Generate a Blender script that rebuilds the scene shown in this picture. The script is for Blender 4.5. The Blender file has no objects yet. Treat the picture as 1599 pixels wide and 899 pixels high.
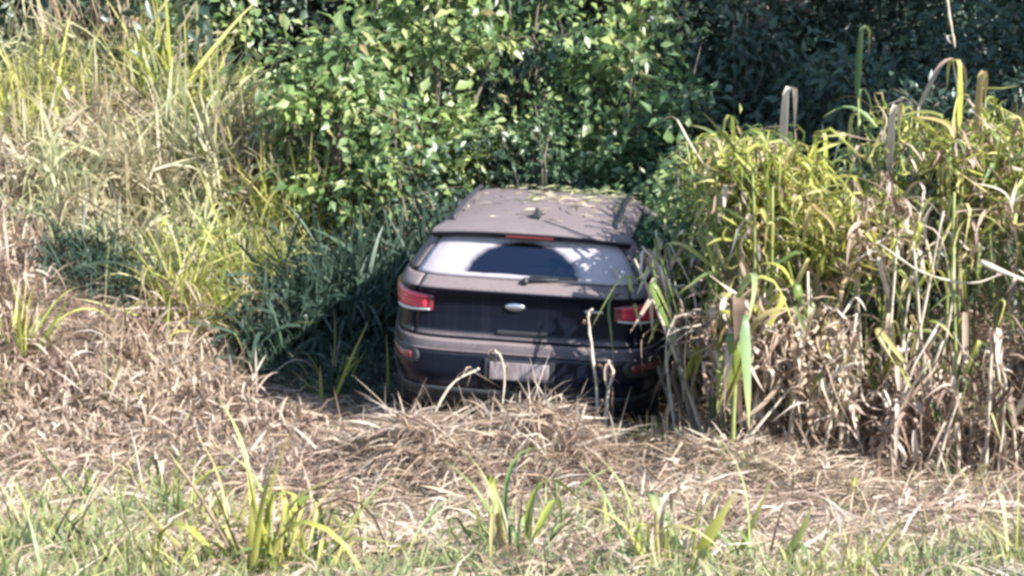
import bpy, math, random
import numpy as np
from mathutils import Vector, Matrix, Euler

random.seed(7)
RNG = np.random.default_rng(11)
R = math.radians
scene = bpy.context.scene
col = scene.collection

# ------------------------------------------------------------------ camera, sky, sun, exposure
CAM_Z, PITCH, FPX = 3.6, 12.0, 2754.0
cam_d = bpy.data.cameras.new("camera")
cam_d.sensor_width = 36.0
cam_d.lens = FPX / 1599.0 * 36.0
cam_d.clip_start = 0.1
cam_d.clip_end = 600.0
cam = bpy.data.objects.new("camera", cam_d)
cam.location = (0, 0, CAM_Z)
cam.rotation_euler = (R(90 - PITCH), 0, 0)
col.objects.link(cam)
scene.camera = cam

SUN_EL, SUN_AZ = 38.0, 59.0            # azimuth measured to the right of straight behind the camera
sun_vec = Vector((math.sin(R(SUN_AZ)) * math.cos(R(SUN_EL)), -math.cos(R(SUN_AZ)) * math.cos(R(SUN_EL)), math.sin(R(SUN_EL))))
world = bpy.data.worlds.new("World")
scene.world = world
world.use_nodes = True
wn = world.node_tree
wn.nodes.clear()
w_out = wn.nodes.new("ShaderNodeOutputWorld")
w_bg = wn.nodes.new("ShaderNodeBackground")
w_sky = wn.nodes.new("ShaderNodeTexSky")
w_sky.sky_type = 'NISHITA'
w_sky.sun_disc = False
w_sky.sun_elevation = R(SUN_EL)
w_sky.sun_rotation = math.atan2(sun_vec.x, sun_vec.y)
w_sky.air_density = 1.2
w_sky.dust_density = 0.6
w_sky.ozone_density = 3.0
w_bg.inputs[1].default_value = 0.12
wn.links.new(w_sky.outputs[0], w_bg.inputs[0])
wn.links.new(w_bg.outputs[0], w_out.inputs[0])

sun_d = bpy.data.lights.new("sun", 'SUN')
sun_d.energy = 5.0
sun_d.angle = R(0.5)
sun_d.color = (1.0, 0.98, 0.955)
sun = bpy.data.objects.new("sun", sun_d)
sun.rotation_euler = (-sun_vec).to_track_quat('-Z', 'Y').to_euler()
sun.location = sun_vec * 50
col.objects.link(sun)

scene.view_settings.view_transform = 'Standard'
scene.view_settings.look = 'None'
scene.view_settings.exposure = 1.5
scene.view_settings.gamma = 1.0
scene.view_settings.use_curve_mapping = False
scene.render.engine = 'CYCLES'
scene.cycles.max_bounces = 6
scene.cycles.diffuse_bounces = 3
scene.cycles.glossy_bounces = 3
scene.cycles.transmission_bounces = 4
scene.cycles.transparent_max_bounces = 6
scene.cycles.filter_width = 3.0        # the photograph is soft

# ------------------------------------------------------------------ terrain and picking
def sm(x):
    x = np.clip(x, 0, 1)
    return x * x * (3 - 2 * x)

def hgt(x, y):
    x = np.asarray(x, float); y = np.asarray(y, float)
    z = -0.10 + 2.0 * sm((12.2 - y) / 11.2)
    z = z + 0.36 * np.exp(-((x + 0.15) / 1.0) ** 2 - ((y - 11.05) / 0.5) ** 2) * (1 + .35 * np.sin(6.1 * x + 4 * y))
    z = z + 0.18 * np.exp(-((x - 1.6) / 1.0) ** 2 - ((y - 11.0) / 0.6) ** 2)
    z = z + 1.05 * sm((-1.95 - x) / 2.3) * sm((y - 11.2) / 4.5)
    z = z + 0.75 * sm((x - 1.35) / 2.2) * sm((y - 11.6) / 4.0)
    z = z + 0.9 * sm((y - 17.0) / 8.0) + 1.5 * sm((y - 22) / 40)
    wob = 0.05 * np.sin(1.7 * x + 0.6 * y) * np.cos(1.3 * y - 0.4 * x) + 0.025 * np.sin(4.3 * x + 1.1) * np.sin(3.7 * y)
    wob = wob + 0.035 * np.sin(5.1 * x + 2.2 * y) * np.sin(6.3 * y - 1.2 * x + 0.7) + 0.02 * np.sin(11 * x - 3 * y) * np.cos(9 * y + 2 * x)
    near_car = np.exp(-((x - 0.35) / 1.3) ** 4 - ((y - 14.2) / 2.5) ** 4)
    return z + wob * (1 - near_car)

def ray(px, py):
    cx, cy = (px - 799.5) / FPX, -(py - 449.5) / FPX
    p = R(PITCH)
    return Vector((cx, math.cos(p) + cy * math.sin(p), -math.sin(p) + cy * math.cos(p)))

def at(px, py, Y):
    d = ray(px, py)
    k = Y / d.y
    return Vector((d.x * k, Y, CAM_Z + d.z * k))

def hit(px, py):
    d = ray(px, py)
    k = 2.0
    while k < 60:
        p = Vector((0, 0, CAM_Z)) + d * k
        if p.z < float(hgt(p.x, p.y)):
            break
        k += 0.02
    return Vector((p.x, p.y, float(hgt(p.x, p.y))))

# ------------------------------------------------------------------ object helpers
def tag(o, label=None, cat=None, group=None, kind=None):
    if label: o['label'] = label
    if cat: o['category'] = cat
    if group: o['group'] = group
    if kind: o['kind'] = kind
    return o

def empty(name, loc=(0, 0, 0), rz=0.0):
    o = bpy.data.objects.new(name, None)
    o.empty_display_size = 0.1
    o.location = loc
    o.rotation_euler = (0, 0, rz)
    col.objects.link(o)
    return o

def np_mesh(name, V, F, mat=None, smooth=True, t=None):
    V = np.asarray(V, np.float32).reshape(-1, 3)
    F = np.asarray(F, np.int32)
    me = bpy.data.meshes.new(name)
    k = F.shape[1]
    me.vertices.add(len(V)); me.vertices.foreach_set("co", V.ravel())
    me.loops.add(F.size); me.loops.foreach_set("vertex_index", F.ravel())
    me.polygons.add(len(F))
    me.polygons.foreach_set("loop_start", np.arange(0, F.size, k, dtype=np.int32))
    me.polygons.foreach_set("use_smooth", np.full(len(F), smooth))
    if t is not None:
        a = me.attributes.new("along", 'FLOAT', 'POINT')
        a.data.foreach_set("value", np.asarray(t, np.float32))
    me.update(calc_edges=True)
    me.validate()
    if mat: me.materials.append(mat)
    return me

def link(name, me, parent=None, loc=(0, 0, 0), rot=(0, 0, 0), scale=(1, 1, 1)):
    o = bpy.data.objects.new(name, me)
    o.location = loc; o.rotation_euler = rot; o.scale = scale
    if parent: o.parent = parent
    col.objects.link(o)
    return o

class MB:
    """collects plain shapes into one mesh"""
    def __init__(self):
        self.v, self.f = [], []
    def add(self, v, f):
        n = len(self.v)
        self.v += [tuple(p) for p in v]
        self.f += [tuple(i + n for i in q) for q in f]
    def grid(self, P):
        a, b = len(P), len(P[0])
        self.add([p for row in P for p in row], [(i * b + j, i * b + j + 1, (i + 1) * b + j + 1, (i + 1) * b + j) for i in range(a - 1) for j in range(b - 1)])
    def box(self, c, s, rot=None):
        v = []
        for dx in (-.5, .5):
            for dy in (-.5, .5):
                for dz in (-.5, .5):
                    p = Vector((dx * s[0], dy * s[1], dz * s[2]))
                    if rot: p = rot @ p
                    v.append(p + Vector(c))
        self.add(v, [(0, 1, 3, 2), (4, 6, 7, 5), (0, 4, 5, 1), (2, 3, 7, 6), (0, 2, 6, 4), (1, 5, 7, 3)])
    def tube(self, pts, rad, n=6, cap=True):
        pts = [Vector(p) for p in pts]
        rad = rad if hasattr(rad, '__len__') else [rad] * len(pts)
        rings = []
        prev = None
        for i, p in enumerate(pts):
            d = (pts[min(i + 1, len(pts) - 1)] - pts[max(i - 1, 0)]).normalized()
            u = prev if prev is not None else (Vector((1, 0, 0)) if abs(d.x) < .8 else Vector((0, 1, 0)))
            u = (u - d * u.dot(d)).normalized(); prev = u
            w = d.cross(u)
            rings.append([p + (u * math.cos(2 * math.pi * k / n) + w * math.sin(2 * math.pi * k / n)) * rad[i] for k in range(n)])
        v = [q for r_ in rings for q in r_]
        f = [(i * n + k, i * n + (k + 1) % n, (i + 1) * n + (k + 1) % n, (i + 1) * n + k) for i in range(len(pts) - 1) for k in range(n)]
        if cap:
            f.append(tuple(reversed(range(n)))); f.append(tuple((len(pts) - 1) * n + k for k in range(n)))
        self.add(v, f)
    def lathe(self, prof, axis_pt, n=32):
        """profile of (radius, x) turned round the local X axis"""
        m = len(prof)
        v = [Vector((x, r_ * math.cos(2 * math.pi * k / n), r_ * math.sin(2 * math.pi * k / n))) + Vector(axis_pt) for k in range(n) for (r_, x) in prof]
        f = [(k * m + j, k * m + j + 1, ((k + 1) % n) * m + j + 1, ((k + 1) % n) * m + j) for k in range(n) for j in range(m - 1)]
        self.add(v, f)
    def mesh(self, name, mat, smooth=True):
        me = bpy.data.meshes.new(name)
        me.from_pydata(self.v, [], self.f)
        me.polygons.foreach_set("use_smooth", [smooth] * len(me.polygons))
        me.materials.append(mat)
        me.update()
        return me
    def build(self, name, mat, parent=None, smooth=True, solid=0.0, bevel=0.0):
        o = link(name, self.mesh(name, mat, smooth), parent)
        if solid:
            m = o.modifiers.new("thickness", 'SOLIDIFY'); m.thickness = solid; m.offset = -1
        if bevel:
            m = o.modifiers.new("bevel", 'BEVEL'); m.width = bevel; m.segments = 2; m.limit_method = 'ANGLE'
        return o

# ------------------------------------------------------------------ materials
class NT:
    def __init__(self, name):
        self.m = bpy.data.materials.new(name); self.m.use_nodes = True
        self.t = self.m.node_tree; self.t.nodes.clear()
        self.out = self.n("ShaderNodeOutputMaterial")
    def n(self, typ, **kw):
        x = self.t.nodes.new(typ)
        for k, v in kw.items(): setattr(x, k, v)
        return x
    def l(self, a, b): self.t.links.new(a, b)
    def math(self, op, a, b=None, c=None):
        x = self.n("ShaderNodeMath", operation=op)
        for i, v in enumerate((a, b, c)):
            if v is None: continue
            if isinstance(v, (int, float)): x.inputs[i].default_value = v
            else: self.l(v, x.inputs[i])
        return x.outputs[0]
    def ramp(self, fac, stops, interp='LINEAR'):
        x = self.n("ShaderNodeValToRGB"); e = x.color_ramp
        e.interpolation = interp
        while len(e.elements) < len(stops): e.elements.new(0.5)
        for el, (p, c) in zip(e.elements, stops):
            el.position = p; el.color = (*c, 1) if len(c) == 3 else c
        self.l(fac, x.inputs[0])
        return x.outputs[0]
    def noise(self, scale, detail=3, vec=None, rough=0.55):
        x = self.n("ShaderNodeTexNoise"); x.inputs["Scale"].default_value = scale; x.inputs["Detail"].default_value = detail
        x.inputs["Roughness"].default_value = rough
        if vec is not None: self.l(vec, x.inputs["Vector"])
        return x.outputs[0]
    def mix(self, fac, a, b, mode='MIX'):
        x = self.n("ShaderNodeMix", data_type='RGBA', blend_type=mode)
        for sock, v in ((x.inputs[0], fac), (x.inputs[6], a), (x.inputs[7], b)):
            if isinstance(v, (int, float)): sock.default_value = v
            elif isinstance(v, tuple): sock.default_value = (*v, 1)
            else: self.l(v, sock)
        return x.outputs[2]
    def coord(self, which): return self.n("ShaderNodeTexCoord").outputs[which]
    def pbsdf(self, color, rough=0.5, spec=0.5, metal=0.0, coat=0.0):
        x = self.n("ShaderNodeBsdfPrincipled")
        for k, v in (("Base Color", color), ("Roughness", rough), ("Specular IOR Level", spec), ("Metallic", metal), ("Coat Weight", coat)):
            if isinstance(v, (int, float)): x.inputs[k].default_value = v
            elif isinstance(v, tuple): x.inputs[k].default_value = (*v, 1)
            else: self.l(v, x.inputs[k])
        return x
    def done(self, sh): self.l(sh, self.out.inputs[0]); return self.m

def leaf_mat(name, stops, stops2=None, patch=0.6, tip=None, translucent=0.3, rough=0.5, spec=0.4):
    """every blade or leaf takes its own colour from the ramp; patches of a second ramp follow a wide noise"""
    b = NT(name)
    geo = b.n("ShaderNodeNewGeometry"); oi = b.n("ShaderNodeObjectInfo")
    rnd = b.math('FRACT', b.math('ADD', geo.outputs["Random Per Island"], oi.outputs["Random"]))
    c = b.ramp(rnd, stops)
    if stops2:
        c2 = b.ramp(rnd, stops2)
        nz = b.noise(patch, 3, geo.outputs["Position"])
        f = b.ramp(nz, [(0.42, (0, 0, 0)), (0.58, (1, 1, 1))])
        c = b.mix(f, c, c2)
    fine = b.noise(22, 2, geo.outputs["Position"])
    c = b.mix(b.math('MULTIPLY', fine, 0.22), c, (0.17, 0.13, 0.06))
    if tip:
        a = b.n("ShaderNodeAttribute", attribute_name="along").outputs["Fac"]
        f = b.math('MULTIPLY', b.math('POWER', a, 3.0), 0.8)
        c = b.mix(f, c, tip)
    p = b.pbsdf(c, rough, spec)
    tr = b.n("ShaderNodeBsdfTranslucent"); b.l(c, tr.inputs[0])
    mx = b.n("ShaderNodeMixShader"); mx.inputs[0].default_value = translucent
    b.l(p.outputs[0], mx.inputs[1]); b.l(tr.outputs[0], mx.inputs[2])
    return b.done(mx.outputs[0])

STRAW = [(0.0, (0.13, 0.085, 0.06)), (0.25, (0.32, 0.225, 0.15)), (0.6, (0.52, 0.40, 0.285)), (0.85, (0.68, 0.58, 0.47)), (1.0, (0.26, 0.15, 0.10))]
TAN = [(0.0, (0.08, 0.05, 0.038)), (0.3, (0.23, 0.145, 0.105)), (0.7, (0.43, 0.305, 0.23)), (1.0, (0.64, 0.54, 0.45))]
YGREEN = [(0.0, (0.11, 0.16, 0.03)), (0.35, (0.28, 0.32, 0.05)), (0.65, (0.46, 0.46, 0.09)), (0.88, (0.58, 0.53, 0.20)), (1.0, (0.42, 0.29, 0.13))]
GREEN = [(0.0, (0.03, 0.08, 0.03)), (0.4, (0.08, 0.17, 0.06)), (0.75, (0.16, 0.27, 0.10)), (1.0, (0.28, 0.36, 0.15))]
DARKG = [(0.0, (0.012, 0.036, 0.026)), (0.5, (0.026, 0.062, 0.045)), (1.0, (0.055, 0.10, 0.065))]  # darkness and blue tint of shade are put into these leaf greens
BRIGHTG = [(0.0, (0.06, 0.13, 0.035)), (0.4, (0.18, 0.27, 0.07)), (0.75, (0.33, 0.40, 0.12)), (1.0, (0.44, 0.47, 0.20))]
OLIVE = [(0.0, (0.09, 0.13, 0.06)), (0.4, (0.22, 0.27, 0.11)), (0.75, (0.38, 0.40, 0.19)), (1.0, (0.52, 0.50, 0.32))]

M = {}
M['litter'] = leaf_mat("dry_grass_litter", STRAW, TAN, 0.9, None, 0.15, 0.6, 0.3)
M['straw'] = leaf_mat("straw_blade", STRAW, TAN, 0.8, None, 0.25, 0.55, 0.35)
M['turf'] = leaf_mat("green_turf_blade", GREEN, OLIVE, 0.8, (0.40, 0.34, 0.15), 0.3, 0.5, 0.35)
M['ygrass'] = leaf_mat("yellow_green_blade", YGREEN, None, 1, (0.45, 0.38, 0.18), 0.35, 0.45, 0.4)
M['green_blade'] = leaf_mat("green_blade", GREEN, BRIGHTG, 1.1, (0.35, 0.32, 0.12), 0.3, 0.42, 0.45)
M['olive'] = leaf_mat("olive_tall_grass", OLIVE, STRAW, 0.7, (0.5, 0.42, 0.24), 0.3, 0.5, 0.35)
M['meadow'] = leaf_mat("meadow_blade", GREEN, YGREEN, 1.1, (0.5, 0.42, 0.22), 0.35, 0.45, 0.4)
M['dead'] = leaf_mat("dead_cane_leaf", TAN, STRAW, 1.5, None, 0.15, 0.6, 0.3)
M['shade_blade'] = leaf_mat("shade_tinted_blade", DARKG, None, 1.0, None, 0.2, 0.45, 0.4)  # blades darkened and blued to stand for shade left of the car
M['bright'] = leaf_mat("bright_shrub_leaf", BRIGHTG + [], [(0.0, (0.05, 0.11, 0.04)), (0.5, (0.13, 0.22, 0.08)), (0.9, (0.26, 0.33, 0.15)), (0.97, (0.30, 0.22, 0.10)), (1.0, (0.22, 0.13, 0.07))], 0.9, None, 0.3, 0.38, 0.5)
M['green'] = leaf_mat("green_shrub_leaf", GREEN, DARKG, 0.6, None, 0.28, 0.36, 0.5)
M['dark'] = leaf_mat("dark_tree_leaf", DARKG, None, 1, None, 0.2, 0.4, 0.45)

def bark(name, a, b_):
    b = NT(name)
    nz = b.noise(9, 6, b.coord("Object"), 0.7)
    c = b.ramp(nz, [(0.3, a), (0.7, b_)])
    p = b.pbsdf(c, 0.8, 0.25)
    bp = b.n("ShaderNodeBump"); bp.inputs["Strength"].default_value = 0.6
    b.l(nz, bp.inputs["Height"]); b.l(bp.outputs[0], p.inputs["Normal"])
    return b.done(p.outputs[0])
M['bark'] = bark("grey_bark", (0.07, 0.055, 0.04), (0.22, 0.18, 0.14))
M['stalk_dry'] = bark("dry_stalk", (0.34, 0.27, 0.19), (0.62, 0.54, 0.43))
M['stalk_green'] = bark("green_stalk", (0.13, 0.17, 0.05), (0.32, 0.33, 0.12))

def ground_mat():
    b = NT("earth_under_dry_grass")
    pos = b.n("ShaderNodeNewGeometry").outputs["Position"]
    n1 = b.noise(0.8, 4, pos); n2 = b.noise(14, 6, pos, 0.7)
    c = b.ramp(n1, [(0.35, (0.045, 0.034, 0.026)), (0.65, (0.12, 0.09, 0.065))])
    c = b.mix(b.math('MULTIPLY', n2, 0.5), c, (0.22, 0.17, 0.12))
    p = b.pbsdf(c, 0.9, 0.2)
    bp = b.n("ShaderNodeBump"); bp.inputs["Strength"].default_value = 0.8; bp.inputs["Distance"].default_value = 0.05
    b.l(n2, bp.inputs["Height"]); b.l(bp.outputs[0], p.inputs["Normal"])
    return b.done(p.outputs[0])
M['earth'] = ground_mat()

def paint_mat():
    """near-black metallic paint under a film of dust: thin on upright panels, thick on what faces up"""
    b = NT("dusty_black_car_paint")
    oc = b.coord("Object")
    geo = b.n("ShaderNodeNewGeometry")
    nz = b.n("ShaderNodeSeparateXYZ"); b.l(geo.outputs["Normal"], nz.inputs[0])
    up = b.math('MAXIMUM', nz.outputs[2], 0.0)
    grime = b.noise(5, 6, oc, 0.65)
    speck = b.noise(40, 4, oc, 0.7)
    d = b.math('MULTIPLY', b.ramp(up, [(0.22, (0,) * 3), (0.62, (1,) * 3)]), b.math('ADD', b.math('MULTIPLY', grime, 0.8), 0.55))
    d = b.math('ADD', d, b.math('MULTIPLY', grime, 0.010))
    sz = b.n("ShaderNodeSeparateXYZ"); b.l(oc, sz.inputs[0])          # mud thrown up along the lower edge, thin rain runs
    mud = b.ramp(b.math('ADD', sz.outputs[2], b.math('MULTIPLY', grime, 0.35)), [(0.50, (0.55,) * 3), (0.66, (0,) * 3)])
    mp = b.n("ShaderNodeMapping"); mp.inputs["Scale"].default_value = (30, 6, 1.5); b.l(oc, mp.inputs[0])
    runs = b.ramp(b.noise(1.0, 4, mp.outputs[0], 0.6), [(0.52, (0,) * 3), (0.75, (0.045,) * 3)])
    d = b.math('ADD', b.math('ADD', d, b.math('MULTIPLY', mud, speck)), runs)
    d = b.math('MINIMUM', b.math('MULTIPLY', d, b.math('ADD', b.math('MULTIPLY', speck, 0.6), 0.6)), 0.85)
    c = b.mix(d, (0.006, 0.008, 0.016), (0.19, 0.15, 0.143))
    ro = b.math('ADD', b.math('MULTIPLY', d, 0.55), 0.2)
    p = b.pbsdf(c, ro, 0.2, 0.0, 0.05)
    p.inputs["Coat Roughness"].default_value = 0.1
    return b.done(p.outputs[0])
M['paint'] = paint_mat()

def plain(name, c, rough=0.5, spec=0.5, metal=0.0, var=0.25, scale=18):
    b = NT(name)
    nz = b.noise(scale, 5, b.coord("Object"), 0.65)
    cc = b.mix(b.math('MULTIPLY', nz, var), c, tuple(min(1, x * 1.3 + 0.1) for x in c))
    p = b.pbsdf(cc, b.math('ADD', b.math('MULTIPLY', nz, 0.2), rough - 0.1), spec, metal)
    return b.done(p.outputs[0])
M['plastic'] = plain("black_plastic", (0.018, 0.018, 0.02), 0.55, 0.4)
M['rubber'] = plain("tyre_rubber", (0.02, 0.02, 0.02), 0.8, 0.3)
M['chrome'] = plain("dull_chrome", (0.55, 0.56, 0.58), 0.28, 0.5, 0.9, 0.15)
M['alloy'] = plain("alloy_rim", (0.35, 0.35, 0.36), 0.4, 0.5, 0.8, 0.15)
M['cloth'] = plain("dark_seat_cloth", (0.03, 0.03, 0.035), 0.85, 0.2)
M['interior'] = plain("black_interior", (0.01, 0.01, 0.011), 0.9, 0.1)

def glass_mat(name, dust):
    b = NT(name)
    oc = b.coord("Object")
    gl = b.n("ShaderNodeBsdfGlossy"); gl.inputs["Roughness"].default_value = 0.04
    gl.inputs["Color"].default_value = (0.5, 0.72, 1, 1)
    tr = b.n("ShaderNodeBsdfTransparent"); tr.inputs[0].default_value = (0.16, 0.19, 0.22, 1)
    fr = b.n("ShaderNodeFresnel"); fr.inputs[0].default_value = 1.9
    mx = b.n("ShaderNodeMixShader"); b.l(fr.outputs[0], mx.inputs[0]); b.l(tr.outputs[0], mx.inputs[1]); b.l(gl.outputs[0], mx.inputs[2])
    if not dust:
        return b.done(mx.outputs[0])
    # film of dust everywhere but the sector the wiper has swept
    s = b.n("ShaderNodeSeparateXYZ"); b.l(oc, s.inputs[0])
    wob = b.math('MULTIPLY', b.math('SUBTRACT', b.noise(14, 3, oc), 0.5), 0.10)
    dx = b.math('DIVIDE', b.math('SUBTRACT', s.outputs[0], -0.03), 0.44)
    dz = b.math('DIVIDE', b.math('SUBTRACT', s.outputs[2], 1.155), 0.268)
    rr = b.math('ADD', b.math('SQRT', b.math('ADD', b.math('MULTIPLY', dx, dx), b.math('MULTIPLY', dz, dz))), wob)
    out = b.ramp(rr, [(0.88, (0.0,) * 3), (1.03, (1,) * 3)])
    low = b.ramp(s.outputs[2], [(0.0, (1,) * 3), (1.0, (0,) * 3)])
    lowm = b.math('LESS_THAN', b.math('ADD', s.outputs[2], b.math('MULTIPLY', wob, 0.15)), 1.196)
    m = b.math('MAXIMUM', out, lowm)
    grime = b.noise(9, 5, oc, 0.65)
    m = b.math('MULTIPLY', m, b.math('ADD', b.math('MULTIPLY', grime, 0.5), 0.5))
    m = b.math('ADD', m, 0.008)
    df = b.pbsdf((0.46, 0.40, 0.42), 0.8, 0.2)
    m2 = b.n("ShaderNodeMixShader"); b.l(m, m2.inputs[0]); b.l(mx.outputs[0], m2.inputs[1]); b.l(df.outputs[0], m2.inputs[2])
    return b.done(m2.outputs[0])
M['glass'] = glass_mat("tinted_glass", False)
M['dusty_glass'] = glass_mat("dusty_rear_glass", True)

def lamp_mat(name, c):
    b = NT(name)
    nz = b.noise(30, 3, b.coord("Object"))
    cc = b.mix(b.math('MULTIPLY', nz, 0.3), c, tuple(min(1, x + 0.12) for x in c))
    p = b.pbsdf(cc, 0.18, 0.6, 0.0, 0.6)
    return b.done(p.outputs[0])
M['red_lens'] = lamp_mat("red_lamp_lens", (0.72, 0.015, 0.06))
M['dark_red'] = lamp_mat("dark_red_lens", (0.16, 0.01, 0.015))
M['white_lens'] = lamp_mat("clear_lamp_lens", (0.6, 0.58, 0.58))

def plate_mat():
    b = NT("smudged_number_plate")
    oc = b.coord("Object")
    mp = b.n("ShaderNodeMapping"); mp.inputs["Scale"].default_value = (42, 1, 9); b.l(oc, mp.inputs[0])
    n1 = b.noise(1.0, 2, mp.outputs[0])
    c = b.ramp(n1, [(0.40, (0.12, 0.10, 0.11)), (0.52, (0.22, 0.19, 0.20)), (0.6, (0.28, 0.26, 0.29))])
    n2 = b.noise(6, 4, oc)
    c = b.mix(b.math('MULTIPLY', n2, 0.5), c, (0.35, 0.24, 0.2))
    return b.done(b.pbsdf(c, 0.5, 0.4).outputs[0])
M['plate'] = plate_mat()

# ------------------------------------------------------------------ leaf and blade geometry
def unit(a):
    return a / np.maximum(np.linalg.norm(a, axis=1, keepdims=True), 1e-9)

def ribbons(P, D, L, W, droop, segs=3, roll=None):
    """N curved tapering blades: roots P, start directions D, lengths L, widths W, droop as a share of L"""
    n = len(P)
    D = unit(D)
    rnd = RNG.normal(size=(n, 3))
    side = unit(np.cross(D, rnd))
    t = np.linspace(0, 1, segs + 1)
    wprof = np.interp(t, [0, 0.3, 0.7, 1.0], [0.55, 1.0, 0.75, 0.06])
    V = np.empty((n, segs + 1, 2, 3))
    for i, ti in enumerate(t):
        c = P + D * (L * ti)[:, None]
        c[:, 2] -= droop * L * ti * ti
        s = side * (W * wprof[i] * 0.5)[:, None]
        V[:, i, 0] = c - s; V[:, i, 1] = c + s
    base = (np.arange(n) * (segs + 1) * 2)[:, None]
    f = []
    for i in range(segs):
        a = 2 * i
        f.append(np.concatenate([base + a, base + a + 1, base + a + 3, base + a + 2], axis=1))
    F = np.stack(f, axis=1).reshape(-1, 4)
    T = np.tile(np.repeat(t, 2), n)
    return V.reshape(-1, 3), F, T

def leaves(C, D, N, L, W):
    """N pointed leaves folded along the midrib: base points C, directions D, normals N"""
    n = len(C)
    D = unit(D); S = unit(np.cross(D, N)); N = np.cross(S, D)
    l, w = L[:, None], W[:, None]
    V = np.stack([C, C + D * l * 0.45 - N * l * 0.03, C + D * l - N * l * 0.16, C + D * l * 0.4 + S * w * 0.5 + N * w * 0.16, C + D * l * 0.4 - S * w * 0.5 + N * w * 0.16], axis=1)
    b = (np.arange(n) * 5)[:, None]
    F = np.stack([np.concatenate([b + i for i in q], axis=1) for q in ((0, 3, 1), (3, 2, 1), (0, 1, 4), (1, 2, 4))], axis=1).reshape(-1, 3)
    return V.reshape(-1, 3), F

def crown(n_leaf, n_clump, centre, rad, clump_r, leaf_l, leaf_w, shell=0.45):
    """leaves gathered in clumps that sit through an ellipsoid, most of them towards its outside"""
    u = unit(RNG.normal(size=(n_clump, 3)))
    rr = (shell + (1 - shell) * RNG.random(n_clump) ** 0.6)[:, None]
    cc = np.array(centre) + u * rr * np.array(rad) * (0.8 + 0.35 * RNG.random((n_clump, 1)))
    size = clump_r * (0.6 + 0.8 * RNG.random(n_clump))
    k = RNG.integers(0, n_clump, n_leaf)
    off = RNG.normal(size=(n_leaf, 3)) * 0.5
    C = cc[k] + off * size[k][:, None] * np.array([1, 1, 0.75])
    D = unit(off + RNG.normal(size=(n_leaf, 3)) * 0.7 + np.array([0, -0.1, -0.25]))
    N = unit(off * 0.6 + RNG.normal(size=(n_leaf, 3)) * 0.55 + np.array([0.1, -0.25, 0.9]))
    sc = (0.45 + 0.35 * RNG.random(n_clump))[k] + 0.6 * RNG.random(n_leaf) ** 1.5
    L = leaf_l * sc; W = leaf_w * sc * (0.75 + 0.5 * RNG.random(n_leaf))
    V, F = leaves(C, D, N, L, W)
    return V, F, cc

def branchy(mb, base, tips, r0, n_main=5, lift=0.45):
    """a trunk or stool with limbs that run out to the clumps"""
    base = Vector(base)
    cen = sum((Vector(t) for t in tips), Vector()) / len(tips)
    fork = base.lerp(cen, lift)
    mb.tube([base, base.lerp(fork, 0.5) + Vector((random.uniform(-.04, .04), random.uniform(-.04, .04), 0)), fork], [r0, r0 * 0.85, r0 * 0.7], 7)
    for t in tips:
        t = Vector(t)
        mid = fork.lerp(t, 0.5) + Vector((random.uniform(-.1, .1), random.uniform(-.1, .1), random.uniform(0, .15)))
        mb.tube([fork, mid, t], [r0 * 0.55, r0 * 0.35, r0 * 0.12], 5)

# ------------------------------------------------------------------ ground
def make_ground():
    def axis(lo, hi, n, c, s):
        u = np.linspace(-1, 1, n)
        a = np.sinh(u * s) / np.sinh(s)
        return np.where(a < 0, c + (c - lo) * a, c + (hi - c) * a)
    xs = axis(-150, 150, 191, 0, 4.2); ys = axis(-60, 300, 261, 12, 4.4)
    X, Y = np.meshgrid(xs, ys)
    Z = hgt(X, Y)
    V = np.stack([X, Y, Z], -1).reshape(-1, 3)
    nx = len(xs)
    i, j = np.meshgrid(np.arange(len(ys) - 1), np.arange(nx - 1), indexing='ij')
    a = (i * nx + j).ravel()
    F = np.stack([a, a + 1, a + nx + 1, a + nx], 1)
    tag(link("ground", np_mesh("ground", V, F, M['earth'])), kind='structure')
make_ground()

# ------------------------------------------------------------------ car (local axes: x right, y forward, z up, rear bumper at y = 0)
CAR_LOC = Vector((0.03, 12.02, -0.10))
CAR_ROLL = 2.2
car = empty("car", CAR_LOC, R(-7.5))
car.rotation_euler = (0, R(CAR_ROLL), R(-7.5))
tag(car, "dusty black SUV seen from behind, stranded in tall grass with its red tail lamps showing", "car")

PZ = [.20, .24, .34, .50, .64, .70, .74, .78, .90, 1.0, 1.05, 1.075, 1.10, 1.14, 1.17, 1.30, 1.43, 1.475]
PR = [.16, .13, .05, .0, .012, .04, .062, .085, .10, .10, .085, .05, .05, .12, .165, .265, .375, .43]
PW = [.80, .82, .89, .92, .925, .925, .925, .922, .918, .91, .903, .895, .885, .868, .848, .765, .665, .62]
PF = [4.24, 4.28, 4.34, 4.36, 4.34, 4.33, 4.31, 4.28, 4.02, 3.52, 3.30, 3.24, 3.19, 3.08, 3.0, 2.70, 2.38, 2.24]
NEXP = 7.0
_oc = {}
def outline(z):
    k = round(z, 4)
    if k in _oc: return _oc[k]
    yr, W, yf = (float(np.interp(z, PZ, a)) for a in (PR, PW, PF))
    W *= 1.075
    yc, Lh = (yr + yf) / 2, (yf - yr) / 2
    x1 = np.linspace(0, 0.93, 50)
    e = Lh * (1 - x1 ** NEXP) ** (1 / NEXP)
    q = (1 - 0.93 ** NEXP) ** (1 / NEXP)
    ym = np.linspace(-q, q, 161)[1:-1]
    xm = W * (1 - np.abs(ym) ** NEXP) ** (1 / NEXP)
    X = np.concatenate([x1 * W, xm, x1[::-1] * W]); Y = np.concatenate([yc - e, yc + ym * Lh, yc + e[::-1]])
    d = np.concatenate([[0], np.cumsum(np.hypot(np.diff(X), np.diff(Y)))])
    S = np.concatenate([np.linspace(0, .95, 50), np.interp(np.linspace(0, 1, 161)[1:-1], [0, 1], [.95, 4.75]), np.linspace(4.75, 5.7, 50)])
    _oc[k] = (X, Y, S)
    return _oc[k]

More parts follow.
